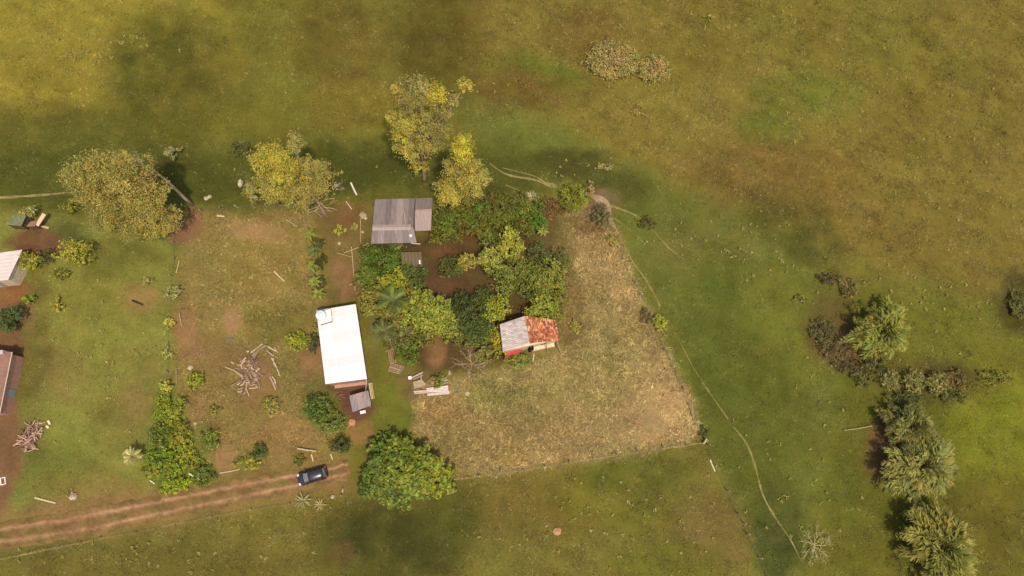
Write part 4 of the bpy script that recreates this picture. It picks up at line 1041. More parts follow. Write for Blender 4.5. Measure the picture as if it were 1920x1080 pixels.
pole('small white post at the foot of the hedge strip', 314, 892, .4, 323, 899, .35, .08, (226, 216, 190))
pole('pale white post lying across the hedge end near the lane', 357, 888, .5, 380, 900, .5, .1, (226, 214, 176))
pole('white post fallen left of the hedge strip by the lane', 283, 901, .2, 292, 907, .2, .09, (226, 214, 184))
pole('short pale log in the dry lot near its right side', 514, 509, .1, 534, 528, .1, .11, (206, 176, 128), 'log', 'log')
pole('pale stick near the upper edge of the dry lot', 407, 405, .1, 421, 406, .1, .08, (220, 200, 156))
pole('thin stick in the upper right corner of the dry lot', 537, 412, .1, 557, 425, .1, .07, (186, 156, 112))
pole('white bleached log in the dark grass left of the barn', 658, 343, .12, 669, 366, .12, .14, (222, 208, 180), 'log', 'log')
pole('pale slanting stick below the bleached log', 649, 378, .1, 660, 393, .1, .07, (200, 182, 150))
pole('slim pole lying beside the lawn fence halfway down', 338, 490, .3, 331, 513, .1, .08, (186, 160, 110))
pole('grey pole standing by the lawn fence at red soil', 339, 588, .5, 341, 612, .05, .08, (172, 142, 112))
pole('curved brown pole on the soil by the lawn fence', 332, 690, .2, 332, 720, .1, .08, (156, 124, 92))
pole('dark crooked branch lying on the bare round patch of lawn', 249, 564, .15, 269, 572, .1, .12, (60, 44, 32), 'branch', 'branch')
pole('long white dead branch at the foot of the dry lot', 413, 887, .15, 450, 880, .15, .08, (206, 184, 148), 'branch', 'branch')
pole('thin white twig pole on the grass at far right by the dark trees', 1581, 807, .4, 1632, 799, .5, .05, (176, 166, 118))
pole('pale brown post in the straw below the scrap heap', 814, 746, .1, 811, 764, .08, .08, (196, 164, 122))
pole('dull brown post left of the pale post below the scrap heap', 790, 756, .1, 793, 768, .08, .09, (158, 126, 92))
# pole corral between the bananas and the garden
def corral():
    g = G(665, 500); o = thing('pole_corral', 'rustic pole rail fence between the bare yard and the garden trees', 'fence', g)
    for (u0, v0, z0, u1, v1, z1, r) in ((676, 409, 1.2, 676, 456, 1.2, .06), (645, 474, 1.2, 693, 456, 1.3, .07), (659, 462, 1.1, 666, 545, 1.1, .08), (655, 534, 1.3, 706, 515, 1.4, .07), (632, 474, .9, 660, 482, 1.0, .05)):
        mb = MB(); mb.cc = lin((176, 150, 104)); mb.tube([P(u0, v0, z0), P(u1, v1, z1)], [r, r*.85], 6); mb.build('rail', M['wood'], o, g)
    for (u, v) in ((676, 410), (676, 455), (659, 463), (663, 500), (666, 544), (692, 457), (647, 473)):
        p = G(u, v); mb = MB(); mb.cc = lin((150, 124, 88)); mb.tube([p-[0, 0, .2], p+[0, 0, 1.4]], [.08, .07], 6); mb.build('post', M['wood'], o, g)
corral()

# ------------------------------------------------------------------ log piles
def zz(x0, y0, s): return lambda x, y: (x0+x/s, y0+y/s)
q = zz(320, 600, 6.0)
LOGS = [(905, 370, 1038, 268, 13), (925, 405, 1070, 285, 14), (940, 430, 1096, 290, 16), (1098, 300, 1195, 355, 10), (1175, 310, 1215, 372, 9), (1085, 345, 1165, 410, 13), (1110, 360, 1215, 435, 11), (1140, 430, 1235, 635, 9), (1165, 430, 1215, 560, 8), (1120, 640, 1185, 790, 14), (1165, 650, 1210, 770, 11), (1150, 640, 1190, 720, 9), (620, 530, 830, 665, 9), (710, 560, 825, 645, 15), (690, 745, 800, 680, 10), (750, 730, 830, 690, 9), (760, 810, 815, 795, 14), (770, 780, 825, 765, 12), (820, 838, 848, 805, 13), (795, 740, 835, 715, 11), (870, 700, 895, 855, 11), (945, 615, 985, 685, 20), (990, 600, 1055, 635, 16), (915, 535, 945, 565, 16), (890, 770, 985, 755, 10), (905, 740, 965, 728, 10), (985, 680, 1010, 790, 9), (800, 545, 880, 580, 8), (690, 475, 725, 495, 13), (760, 500, 785, 520, 12), (725, 545, 775, 545, 10), (790, 520, 850, 460, 9), (815, 470, 860, 425, 12), (880, 460, 905, 490, 10), (900, 490, 940, 470, 9), (970, 590, 1000, 555, 8), (845, 650, 900, 690, 13), (875, 660, 905, 720, 12), (925, 455, 955, 500, 8), (860, 360, 885, 352, 18)]
for i, (x0, y0, x1, y1, w_) in enumerate(LOGS):
    (u0, v0), (u1, v1) = q(x0, y0), q(x1, y1); z = .1+.12*((i*7) % 3)
    c = [(190, 162, 128), (172, 144, 116), (150, 124, 104), (206, 180, 144)][i % 4]
    pole('cut timber log among the scattered heap in the dry lot', u0, v0, z, u1, v1, z+.05*((i*5) % 3), max(.07, w_/6/14*.72), c, 'log', 'log', 'timber heap logs')
for i in range(85):
    x = RS.uniform(790, 1010); y = RS.uniform(420, 740); a = RS.uniform(0, 3.14); l = RS.uniform(14, 30)
    (u0, v0), (u1, v1) = q(x-l*math.cos(a), y-l*math.sin(a)), q(x+l*math.cos(a), y+l*math.sin(a)); z = RS.uniform(.08, .3)
    pole('short chopped billet in the timber heap of the dry lot', u0, v0, z, u1, v1, z+RS.uniform(-.04, .1), RS.uniform(.06, .12), [(176, 150, 124), (146, 118, 100), (122, 98, 84)][i % 3], 'billet', 'log', 'timber heap billets')
q = zz(0, 620, 3.176)
for i in range(95):
    t = RS.uniform(-1.1, 1.1); sI = RS.normal(0, .45)
    x = 190+35*t+sI*50; y = 625-70*t+sI*25; a = RS.choice([.35, -.35, 1.2, .1, -.8])+RS.normal(0, .35); l = RS.uniform(18, 38)
    (u0, v0), (u1, v1) = q(x-l*math.cos(a), y-l*math.sin(a)), q(x+l*math.cos(a), y+l*math.sin(a)); h = .9*math.exp(-(t*t+sI*sI)*1.2); z = RS.uniform(.08, .15+h*.9)
    pole('firewood branch in the heaped stack on the left lawn', u0, v0, min(z, .79), u1, v1, min(.79, z+RS.uniform(-.1, .15)), RS.uniform(.05, .085), [(176, 140, 118), (150, 114, 96), (194, 160, 132), (118, 88, 74)][i % 4], 'firewood_branch', 'firewood', 'firewood stack on the lawn')
for (u, v, u2, v2) in ((92, 789, 95, 796), (89, 799, 93, 803)):
    pole('pale thick chunk of wood at the right end of the firewood stack', u, v, .2, u2, v2, .2, .17, (222, 200, 150), 'log', 'log', 'chunks by the firewood')
# brush heaps
def twigs(label, u, v, r, n, col, L=1.0, name='brush_heap', h=.35):
    g = G(u, v); o = thing(name, label, 'brush heap', g); k = r*pxm(u, v, 0)
    for i in range(n):
        a = RS.uniform(0, 6.283); p = g+np.array([RS.normal(0, k*.5), RS.normal(0, k*.5), RS.uniform(.05, h)]); d = np.array([math.cos(a), math.sin(a), RS.uniform(-.15, .25)])*L*RS.uniform(.4, 1)
        mb = MB(); mb.cc = lin(np.array(col)*RS.uniform(.7, 1.2)); mb.tube([p-d/2, p+RS.normal(size=3)*.06*L, p+d/2], [.04, .035, .02], 5); mb.build('twig', M['wood'], o, g)
twigs('heap of pale dead twigs by the lane at lower left', 137, 925, 12, 16, (172, 140, 104))
twigs('reddish broken branches under the leaning tall tree', 362, 402, 22, 26, (150, 104, 78), 1.6)
twigs('tangle of grey dead branches under the round yellow tree', 600, 392, 22, 24, (176, 150, 122), 2.4, h=.9)
twigs('grey brush pile beside the yellow tree on its right', 632, 350, 9, 12, (190, 172, 148), 1.4, h=.6)
twigs('loose sticks below the small shed', 655, 795, 10, 12, (170, 132, 100), 1.0)
twigs('dry twig litter in front of the white house wall', 640, 742, 9, 10, (150, 112, 88), .8)
twigs('scattered reddish twigs on the soil left of the timber heap', 385, 660, 20, 22, (176, 136, 108), .6, h=.2)
twigs('ashy grey rubbish heap above the timber heap', 432, 637, 10, 18, (150, 128, 120), .5, h=.3)
# stones and other small things
def stone(label, u, v, r, h, mat='rock', name='stone', cat='stone', group=None, sq=(1, 1)):
    g = G(u, v); rs = RS; vs = []; fs = []; n = 10; m = 5
    for i in range(m+1):
        t = i/m*math.pi*.55
        for k in range(n): a = 6.283*k/n; j = 1+rs.uniform(-.16, .16); vs.append((g[0]+r*sq[0]*math.sin(t+.02)*math.cos(a)*j, g[1]+r*sq[1]*math.sin(t+.02)*math.sin(a)*j, g[2]+h*math.cos(t)*j))
    for i in range(m):
        for k in range(n): fs.append((i*n+k, (i+1)*n+k, (i+1)*n+(k+1) % n, i*n+(k+1) % n))
    fs.append(tuple(range(n))); mb = MB(); mb.add(vs, fs); o = mb.build(name, M[mat], None, g); return tag(o, label, cat, group)
stone('small pinkish clay mound alone in the lower pasture', 1045, 996, .55, .4, 'clay', 'clay_mound', 'mound')
stone('tall whitish boulder left of the round yellow tree', 451, 344, .5, .6, sq=(.7, 1.3))
stone('squat cream boulder touching the round yellow tree', 467, 348, .55, .5)
stone('flat pale stone below the two boulders', 475, 369, .45, .25, sq=(1.3, .6))
stone('white stone pair piece right of the leaning trunk', 387, 372, .35, .3, group='white stones by the leaning trunk')
stone('white stone pair piece right of the leaning trunk', 393, 369, .3, .25, group='white stones by the leaning trunk')
stone('cream block in the twig heap by the lane', 138, 932, .5, .35, sq=(1, .8))
stone('white stone beside the straw yard scrap heap', 876, 738, .35, .25)
stone('narrow white stone at the edge of bare soil, right of the scrap heap', 843, 699, .3, .3, sq=(.5, 1.2))
stone('white stone on the soil left of the timber heap', 358, 690, .35, .3)
stone('round white stone in the yard left of the barn', 636, 456, .25, .2)
stone('pale stump beside the barn corner', 680, 404, .55, .25, 'tarp', 'tarp_bundle', 'bundle')
stone('white bucket-sized stone next to the pale bundle by the barn', 686, 409, .25, .3)
stone('white round stone halfway down the pole rail', 680, 435, .2, .2)
stone('white pebble in the dry lot above the hedge', 367, 794, .22, .2)
stone('pale rubble lump below the small shed', 660, 792, .5, .35, 'clay')
stone('dark stone at the grass drive mouth by the big round tree', 692, 836, .25, .25, 'brick')
stone('cream stump beside the lane end scrub', 624, 931, .3, .4)
stone('thin white stump right of the lane end scrub', 643, 919, .25, .5, sq=(.6, 1.3))
def frame():
    g = G(6, 902); o = thing('wooden_frame', 'open white rectangular frame lying on red soil at the left edge', 'frame', g, None, .25)
    for (x, y, sx, sy) in ((-.27, 0, .12, .95), (.27, 0, .12, .95), (0, .42, .42, .11), (0, -.42, .42, .11)):
        mb = MB(); mb.box((x, y, .06), (sx, sy, .1)); mb.build('rail', M['slab'], o, (0, 0, 0))
frame()
# scrap by the drive
def pallet(label, u, v, rz, n=5, L=1.5, W=1.1, col=(160, 128, 100), lift=.0):
    g = G(u, v, lift); o = thing('pallet', label, 'pallet', g, None, rz)
    for i in range(n):
        mb = MB(); mb.cc = lin(np.array(col)*RS.uniform(.85, 1.15)); mb.box((0, -W/2+W*(i+.5)/n, .2), (L, W/n*.6, .04)); mb.build('slat', M['wood'], o, (0, 0, 0))
    for x in (-L*.45, 0, L*.45):
        mb = MB(); mb.cc = lin(np.array(col)*.9); mb.box((x, 0, .09), (.1, W, .17)); mb.build('bearer', M['wood'], o, (0, 0, 0))
pallet('wooden pallet frame with open slats at the lower end of the cart by the drive', 740, 691, -.3, 5, 1.5, 1.3)
pallet('narrow reddish pallet behind the open one by the drive', 735, 668, 1.75, 4, 2.0, 1.0, (170, 128, 104))
pallet('small ladder-like crate right of the open pallet', 752, 694, 1.0, 4, 1.2, .6, (146, 122, 102))
pallet('grey slatted pallet leaning beside the small shed right side', 697, 733, 1.75, 3, 2.2, .55, (190, 164, 122))
def sheet(label, pts, z, mat, rib=None, along=0, name='metal_sheet', cat='metal sheet', bow=0):
    c = [G(u, v, z+(dz if len(t) > 2 else 0)) for t in pts for (u, v, dz) in [tuple(t)+(0,)*(3-len(t))]]
    g = sum(c)/4; mb = MB(); slab(mb, c, .03, rib, .02 if rib else 0, along, bow); o = mb.build(name, M[mat], None, g); return tag(o, label, cat)
sheet('upper pale pink metal sheet of the scrap heap', [(800, 728), (840, 723), (841, 735), (800, 737)], .55, 'palesheet', .18)
sheet('lower pale metal sheet at the bottom of the scrap heap', [(801, 738), (843, 734), (843, 739), (802, 743)], .4, 'palesheet', .12)
sheet('beige tarpaulin over boards in the scrap heap', [(774, 717), (791, 712), (800, 722), (778, 730)], .6, 'tarp', None, 0, 'tarpaulin', 'tarpaulin', .15)
sheet('dull flat sheet lying in the straw right of the scrap heap', [(851, 727), (864, 725), (866, 735), (853, 738)], .12, 'moss')
for i, (a, b, c, d, z, lab) in enumerate(((773, 709, 793, 699, .5, 'topmost long grey board of the scrap heap'), (775, 712, 793, 704, .4, 'second grey board from the top of the scrap heap'), (776, 735, 804, 733, .4, 'long pale board sticking out left of the metal sheets'), (777, 738, 802, 736, .3, 'lower board sticking out left of the metal sheets'), (790, 703, 790, 715, .45, 'short upright board beside the tarpaulin'), (827, 711, 836, 709, .4, 'first slat right of the scrap heap bush'), (828, 716, 839, 713, .4, 'second slat right of the scrap heap bush'), (829, 721, 841, 717, .4, 'third slat right of the scrap heap bush'))):
    p, q_ = G(a, b, z), G(c, d, z); mb = MB(); mb.cc = lin([(186, 162, 140), (150, 128, 112), (204, 178, 150)][i % 3]); mb.bar(p, q_, .2, .05); tag(mb.build('board', M['wood'], None, p), lab, 'board')
k = G(769, 709, .3); mb = MB(); mb.box(k, (.45, .42, .4), .2); tag(mb.build('white_crate', M['white'], None, k), 'small white crate at the left of the scrap heap', 'crate')
k = G(681, 773, .2); mb = MB(); mb.box(k, (.75, .4, .35), .2); tag(mb.build('pale_crate', M['slab'], None, k), 'pale crate under the lower eave of the small shed', 'crate')
twigs('tangle of sticks under the scrap heap sheets', 790, 742, 16, 18, (160, 130, 104), 1.0, h=.25)
pole('short white post by the shed corner', 692, 757, .1, 694, 763, 1.0, .05, (216, 200, 180))

# ------------------------------------------------------------------ tall trees of the top row
OCH = (154, 132, 66); YEL = (176, 158, 62); OLV = (126, 117, 62)
b = G(362, 384)
tree('eucalyptus_tree', 'tall ochre tree with long bare trunk leaning left from the red branches', b,
     vlobes(b, [(238, 306, 24, OCH), (272, 348, 24, OCH, 13), (232, 340, 32, OCH), (278, 392, 30, OCH, 10), (318, 404, 20, OCH, 7), (258, 368, 28, (166, 138, 62), 11), (312, 424, 18, (168, 142, 60), 5), (268, 312, 22, OCH, 15), (300, 356, 18, OCH, 11)]), 20000, .28, OCH, .24, (190, 166, 140), trunk_to=P(256, 291, 17), aspect=.35, clump=12)
b = G(262, 428)
tree('eucalyptus_tree', 'broad ochre crown at the far left of the top tree row', b,
     vlobes(b, [(150, 330, 30, OCH, 15), (185, 315, 34, OCH, 16), (175, 360, 36, OCH, 13), (215, 385, 38, (150, 124, 60), 10), (245, 415, 32, (146, 118, 60), 7), (200, 410, 26, (128, 106, 56), 6), (285, 425, 26, (160, 134, 60), 6), (215, 345, 30, OLV, 12)]), 20000, .28, OCH, .28, (140, 116, 90), aspect=.35, clump=12)
b = G(601, 384)
tree('eucalyptus_tree', 'round yellow-green tree above the dry lot with grey branches at its foot', b,
     vlobes(b, [(505, 298, 30, (176, 156, 44), 15), (530, 318, 28, (176, 156, 44), 14), (553, 266, 17, (158, 146, 82), 17), (480, 302, 14, (170, 146, 66), 14), (520, 350, 32, (162, 142, 62), 9), (560, 350, 38, (160, 138, 62), 9), (600, 345, 26, OCH, 8), (585, 312, 20, (154, 140, 70), 12), (480, 356, 20, (164, 142, 66), 6), (612, 318, 12, (140, 130, 70), 10)]), 17000, .28, OCH, .26, (170, 148, 124), aspect=.4, clump=12)
b = G(795, 338)
tree('eucalyptus_tree', 'tallest yellow tree with forked top standing behind the grey barn', b,
     vlobes(b, [(770, 176, 30, (134, 118, 66)), (815, 178, 20, (184, 164, 48)), (786, 160, 18, (138, 120, 70)), (744, 168, 12, (158, 144, 62)), (872, 160, 13, (176, 156, 54)), (853, 186, 13, (138, 118, 68)), (762, 226, 28, (170, 148, 54)), (800, 232, 26, (148, 128, 66)), (832, 212, 16, (138, 120, 62)), (768, 272, 26, YEL), (802, 268, 26, (156, 132, 62)), (784, 304, 18, (178, 152, 50)), (732, 218, 10, (180, 158, 58)), (836, 246, 14, (136, 118, 56)), (755, 250, 18, (196, 168, 46))]), 20000, .27, OCH, .3, (172, 146, 112), fork=.3, aspect=.4, clump=12)
b = G(866, 378)
tree('eucalyptus_tree', 'second yellow tree with round bright top at the barn right corner', b,
     vlobes(b, [(868, 272, 19, (206, 176, 44)), (864, 290, 20, (198, 168, 46)), (845, 312, 17, (162, 138, 60)), (880, 328, 26, (172, 146, 60)), (905, 332, 15, (160, 138, 70)), (850, 350, 26, (180, 152, 58)), (884, 354, 24, (158, 132, 60)), (825, 350, 12, (146, 130, 82), 5), (842, 368, 20, (182, 156, 56), 5)]), 14000, .26, OCH, .24, (150, 126, 96), aspect=.4, clump=12)
shrub('small sprig of pale leaves right of the leaning trunk', 320, 284, 13, 3.0, (140, 134, 84), size=.28)
shrub('grey-green thicket left of the round yellow tree', 450, 280, 24, 2.2, (96, 94, 50), size=.3, rv=14)

# ------------------------------------------------------------------ shrubs, garden trees
GB = (134, 140, 54); GD = (74, 92, 46); GM = (104, 120, 50); LIME = (114, 126, 44); PALE = (158, 152, 88)
for args in [
 ('round bright green tree at the upper corner of the left lawn', 138, 472, 36, 4.2, GB, .3, 27),
 ('bright green bush against the pale left house roof', 56, 490, 22, 3.2, (130, 138, 46), .3, 20),
 ('dark grey-green bush between the pale roof and the round tree', 84, 482, 18, 2.6, (78, 84, 50), .3, 18),
 ('small green bush below the round lawn-corner tree', 112, 515, 17, 1.8, (116, 124, 52), .28, 12),
 ('bright grassy clump on the yard path at left', 56, 560, 12, 1.4, (120, 150, 44), .25, 12),
 ('small yellow-green bush left edge of the lawn', 106, 572, 14, 1.5, (138, 140, 58), .28, 13),
 ('dark round tree at the left picture edge', 14, 598, 28, 4.0, (72, 96, 52), .32, 26),
 ('pale green shrub growing over the mossy shed', 52, 396, 16, 3.2, (150, 152, 92), .26, 13),
 ('small fuzzy green shrub under the ochre crown, upper left', 132, 388, 14, 2.0, (112, 118, 40), .28, 15),
 ('pale weedy tuft at the top of the bare lawn patch', 274, 527, 14, .9, (140, 132, 70), .22, 9),
 ('pale-tipped shrub on the lawn fence', 327, 547, 15, 1.8, (146, 142, 88), .26, 12),
 ('yellow-green shrub on the lawn fence below the pale one', 318, 606, 13, 1.3, (168, 160, 60), .24, 12),
 ('faint pale weeds on the lawn fence', 314, 664, 11, .8, (150, 144, 74), .22, 13),
 ('yellow shrub at the top of the hedge strip', 313, 726, 14, 1.5, (160, 150, 64), .26, 13),
 ('bright green round shrub right of the hedge top', 366, 713, 18, 1.8, (124, 142, 46), .25, 17),
 ('topmost green bush of the hedge strip', 306, 766, 20, 2.0, (118, 136, 46), .28, 26),
 ('light green bush beside the hedge top on its right', 337, 762, 15, 1.7, (120, 134, 50), .26, 20),
 ('dark bush at the hedge middle on the left', 300, 814, 22, 2.2, (96, 112, 48), .28, 24),
 ('olive bush at the hedge middle on the right', 340, 812, 18, 1.9, (124, 130, 50), .28, 24),
 ('deep green bush below the pale palm in the hedge', 296, 858, 24, 2.0, (104, 130, 46), .28, 20),
 ('yellow-green bush at the hedge right side', 348, 846, 16, 1.7, (132, 142, 50), .26, 18),
 ('big green bush at the lower hedge', 318, 886, 18, 1.9, (112, 132, 46), .28, 22),
 ('grassy bright weed clump filling the hedge top', 322, 788, 20, 1.0, (126, 140, 48), .26, 16),
 ('grassy bright weed clump filling the hedge middle', 322, 836, 18, 1.0, (118, 136, 46), .26, 18),
 ('grassy weed clump between hedge foot and lane bush', 332, 870, 20, 1.0, (120, 138, 46), .26, 16),
 ('low weed clump right of the hedge foot', 366, 866, 20, .9, (112, 126, 48), .26, 16),
 ('low weed clump left of the hedge foot', 286, 884, 18, .8, (122, 130, 52), .26, 18),
 ('lowest bright bush of the hedge strip by the lane', 318, 914, 20, 1.4, (130, 148, 42), .26, 14),
 ('bright bush by the lane right of the hedge foot', 344, 906, 18, 1.5, (124, 150, 40), .26, 14),
 ('dense dark-green bush next to the lane at the hedge end', 378, 894, 24, 1.7, (94, 112, 50), .26, 18),
 ('green shrub with pale tips between hedge and dry lot', 394, 822, 20, 1.7, (104, 124, 52), .26, 20),
 ('faint small green shrub below the timber heap', 404, 768, 14, .9, (124, 128, 60), .22, 10),
 ('yellowish open shrub below the timber heap', 508, 762, 18, 1.6, (146, 136, 64), .26, 19),
 ('dark blue-green shrub in the lower dry lot', 487, 846, 17, 1.7, (72, 96, 48), .26, 15),
 ('sprawling yellow-green shrub by the lane fence', 464, 868, 26, 1.3, (142, 138, 56), .24, 14),
 ('bright green bush left of the white house', 562, 640, 22, 2.2, (128, 146, 46), .27, 19),
 ('dark bush pressed against the white house wall', 588, 642, 13, 2.0, (78, 84, 52), .26, 20),
 ('yellowish weeds at the white house corner below the tank', 590, 618, 8, 1.2, (150, 138, 60), .22, 10),
 ('upper dark green bush below the white house', 592, 762, 26, 3.0, (84, 106, 48), .3, 24),
 ('middle green bush below the white house', 618, 790, 28, 2.8, (98, 116, 54), .3, 26),
 ('dark grey-green bush at the lane end', 640, 834, 20, 2.0, (72, 80, 48), .28, 18),
 ('small green bush on the fence just above the car', 562, 862, 11, 1.1, (104, 112, 52), .24, 12),
 ('small yellow bush in the yard left of the barn', 637, 432, 10, 1.3, (158, 150, 50), .26, 11),
 ('tiny yellow weed by the pole rail', 664, 425, 8, .8, (150, 140, 58), .22, 8),
 ('feathery dark green mass below the barn, left of the garden hut', 715, 492, 44, 3.4, (84, 108, 42), .3, 34),
 ('yellow-green treetop in the middle of the garden', 735, 532, 22, 5.0, (132, 142, 48), .32, 24),
 ('olive broadleaf tree at the left side of the garden', 706, 568, 28, 4.6, (122, 126, 56), .34, 28),
 ('large light green broadleaf tree at the garden lower side', 804, 592, 46, 5.0, (126, 140, 58), .36, 36),
 ('grey-green tree over the drive edge in the garden', 752, 630, 24, 3.8, (104, 110, 62), .32, 22),
 ('dark green bushy tree at the drive edge above the pallets', 764, 662, 24, 3.0, (88, 108, 44), .3, 24),
 ('small green bush left of the hut under the barn eave', 744, 458, 16, 2.4, (96, 108, 50), .28, 10),
 ('deep green tree beside the zinc roof', 886, 600, 32, 4.0, (74, 90, 46), .3, 34),
 ('bright green tree touching the upper left of the zinc roof', 928, 580, 32, 4.4, (130, 144, 52), .28, 20),
 ('round glossy green tree overhanging the red tiles', 1021, 577, 31, 4.6, (122, 136, 56), .27, 27),
 ('dense small-leaved green tree second up from the red tiles', 955, 522, 36, 4.4, (104, 118, 54), .27, 28),
 ('dense lighter green tree at the garden right edge', 1030, 520, 33, 4.4, (118, 130, 56), .27, 28),
 ('tall yellow tree in the upper garden', 958, 456, 21, 6.0, (156, 150, 54), .28, 27),
 ('pale olive bush below the tall yellow garden tree', 972, 486, 14, 2.6, (140, 134, 66), .27, 12),
 ('left one of two flat-topped yellow garden trees', 874, 492, 18, 4.6, (140, 140, 66), .27, 13),
 ('right larger one of two flat-topped yellow garden trees', 918, 486, 25, 5.0, (148, 144, 64), .28, 21),
 ('dark glossy bush at the left of the two yellow garden trees', 846, 500, 24, 2.8, (80, 94, 46), .26, 20),
 ('soft green bush right under the cassava thicket', 918, 446, 18, 2.4, (100, 116, 56), .28, 14),
 ('grey-green brush between the garden trees at right', 1010, 478, 22, 2.2, (86, 96, 58), .28, 22),
 ('lime green round bush at the path bend above the straw yard', 1078, 370, 27, 2.6, LIME, .26, 28),
 ('brown-green scrub right of the lime round bush', 1128, 402, 17, 1.7, (104, 98, 62), .26, 22),
 ('dry pale shrub top right of the lime round bush', 1106, 352, 10, 1.6, (150, 128, 84), .24, 12),
 ('low brownish scrub left of the lime bush', 1030, 392, 30, 1.0, (112, 88, 50), .25, 20),
 ('climbing yellow-green bush along the left edge of the zinc roof', 938, 636, 14, 2.6, (150, 150, 46), .26, 28),
 ('green shrub below the red awning', 974, 676, 26, 1.5, (112, 128, 58), .25, 13),
 ('olive weeds between bare branches and the zinc roof', 912, 664, 20, 1.6, (124, 120, 56), .26, 18),
 ('small yellow-green weed right of the tiled house', 1080, 612, 13, .9, (146, 136, 58), .22, 14),
 ('leafy green bush growing out of the scrap heap', 823, 714, 14, 1.6, (118, 134, 58), .26, 13),
 ('lime shrub halfway down the straw yard fence', 1238, 604, 15, 1.5, (148, 146, 54), .24, 17),
 ('brown scrub on the fence left of the lime shrub', 1212, 592, 12, 1.0, (110, 92, 54), .24, 16),
 ('thin yellowish shrub at the top of the straw yard fence', 1150, 448, 13, 1.1, (140, 126, 58), .24, 14),
 ('small dark weed at the straw yard corner', 1320, 810, 11, .9, (88, 94, 44), .24, 12),
 ('small pale shrub alone in the brown pasture, upper right', 1196, 208, 15, .9, (140, 122, 64), .25, 11),
 ('tiny pale shrub near the top edge of the pasture', 1330, 32, 9, .7, (150, 140, 70), .25, 8),
 ('pale weeds above the path bend', 1135, 312, 17, .7, (146, 136, 84), .24, 8),
 ('dark scrub right of the pale path in the pasture', 1212, 418, 17, .8, (84, 88, 44), .25, 12),
 ('grey-green scrub at the far right picture edge', 1908, 572, 18, 1.2, (100, 96, 48), .3, 28),
 ('reddish dry shrub at the top of the right tree group', 1592, 540, 18, 1.4, (122, 106, 62), .3, 22),
 ('dark dry shrub left of the reddish one', 1556, 522, 22, 1.2, (92, 80, 50), .28, 12),
 ('dull dark scrub left of the feathery right tree', 1545, 622, 24, 1.1, (100, 92, 54), .28, 28),
 ('first grey-green shrub of the row below the feathery tree', 1622, 700, 24, 1.8, (92, 94, 54), .28, 20),
 ('second pale shrub of the row below the feathery tree', 1670, 714, 20, 1.8, (126, 120, 66), .28, 18),
 ('third pale shrub of the row below the feathery tree', 1716, 716, 22, 1.9, (130, 122, 66), .28, 22),
 ('fourth pale shrub of the row below the feathery tree', 1757, 718, 20, 1.9, (134, 126, 66), .28, 22),
 ('brown leafless-looking scrub at the left foot of the upper feathery tree', 1566, 660, 26, 1.1, (108, 94, 56), .28, 26),
 ('dark olive scrub filling the gap above the shrub row', 1640, 680, 24, 1.6, (88, 84, 46), .28, 18),
 ('tangled dull scrub below the upper feathery tree', 1600, 690, 24, 1.3, (98, 84, 52), .28, 18),
 ('low dark scrub under the shrub row middle', 1700, 745, 34, 1.1, (92, 90, 46), .28, 14),
 ('low olive scrub under the shrub row right end', 1780, 740, 30, 1.0, (104, 98, 48), .28, 14),
 ('last brown shrub of the row below the feathery tree', 1794, 712, 20, 1.5, (110, 94, 52), .28, 22),
 ('low olive weeds right of the shrub row', 1866, 708, 36, .8, (122, 116, 46), .28, 14),
 ('dark leafy tree left of the garden palm', 690, 524, 22, 3.6, (98, 112, 50), .3, 24),
 ('dark tree right below the garden hut', 772, 520, 28, 3.4, (82, 98, 48), .3, 22),
 ('olive tree between the garden palm and the drive', 734, 600, 26, 4.2, (118, 122, 56), .32, 22),
 ('light green tree right of the garden palm', 782, 566, 26, 4.6, (122, 132, 56), .33, 24),
 ('broadleaf tree at the right flank of the large light green one', 842, 612, 26, 3.8, (120, 132, 56), .34, 24),
 ('very dark tree in the garden centre', 864, 566, 22, 3.0, (66, 80, 44), .3, 22),
 ('green bush below the deep green tree', 878, 634, 26, 2.8, (100, 112, 52), .28, 18),
 ('mid green bush left of the zinc roof corner', 912, 622, 20, 2.6, (96, 110, 50), .28, 20),
 ('dim green tree above the bright tree by the zinc roof', 908, 556, 20, 3.2, (84, 98, 50), .28, 18),
 ('small dark tree between the two dense garden trees', 994, 546, 18, 3.2, (88, 102, 50), .27, 16),
 ('green tree filling the gap between the dense garden trees', 992, 510, 20, 3.6, (100, 114, 52), .27, 20),
 ('grey-green bush at the straw yard side of the garden', 1048, 486, 17, 2.2, (98, 104, 62), .27, 22),
 ('low green bush right of the round tree over the tiles', 1056, 556, 13, 1.8, (116, 118, 60), .26, 16),
 ('green weeds under the large light green garden tree', 792, 634, 20, 1.6, (98, 112, 50), .28, 14),
 ('bush at the drive edge between palm and pallets', 730, 640, 14, 2.0, (104, 110, 56), .28, 18),
 ('olive bush under the tall yellow garden tree on its left', 934, 470, 16, 2.4, (112, 116, 54), .27, 14),
 ('dark bush under the banana row top', 594, 458, 14, 1.2, (78, 90, 44), .27, 16),
 ('dark bush under the banana row middle', 602, 490, 13, 1.2, (74, 86, 44), .27, 18),
 ('dark bush under the banana row foot', 600, 530, 12, 1.2, (78, 90, 44), .27, 16),
 ('lime weeds between straw yard corner trees and pasture, at left of right tree base', 1500, 560, 14, .6, (120, 116, 56), .25, 8),
 ]:
    lab, u, v, r, h, c, sz, rv = args
    shrub(lab, u, v, r, h, c, None, sz, 'garden_tree' if h >= 3 else 'shrub', None, rv, cat='tree' if h >= 3 else 'shrub')
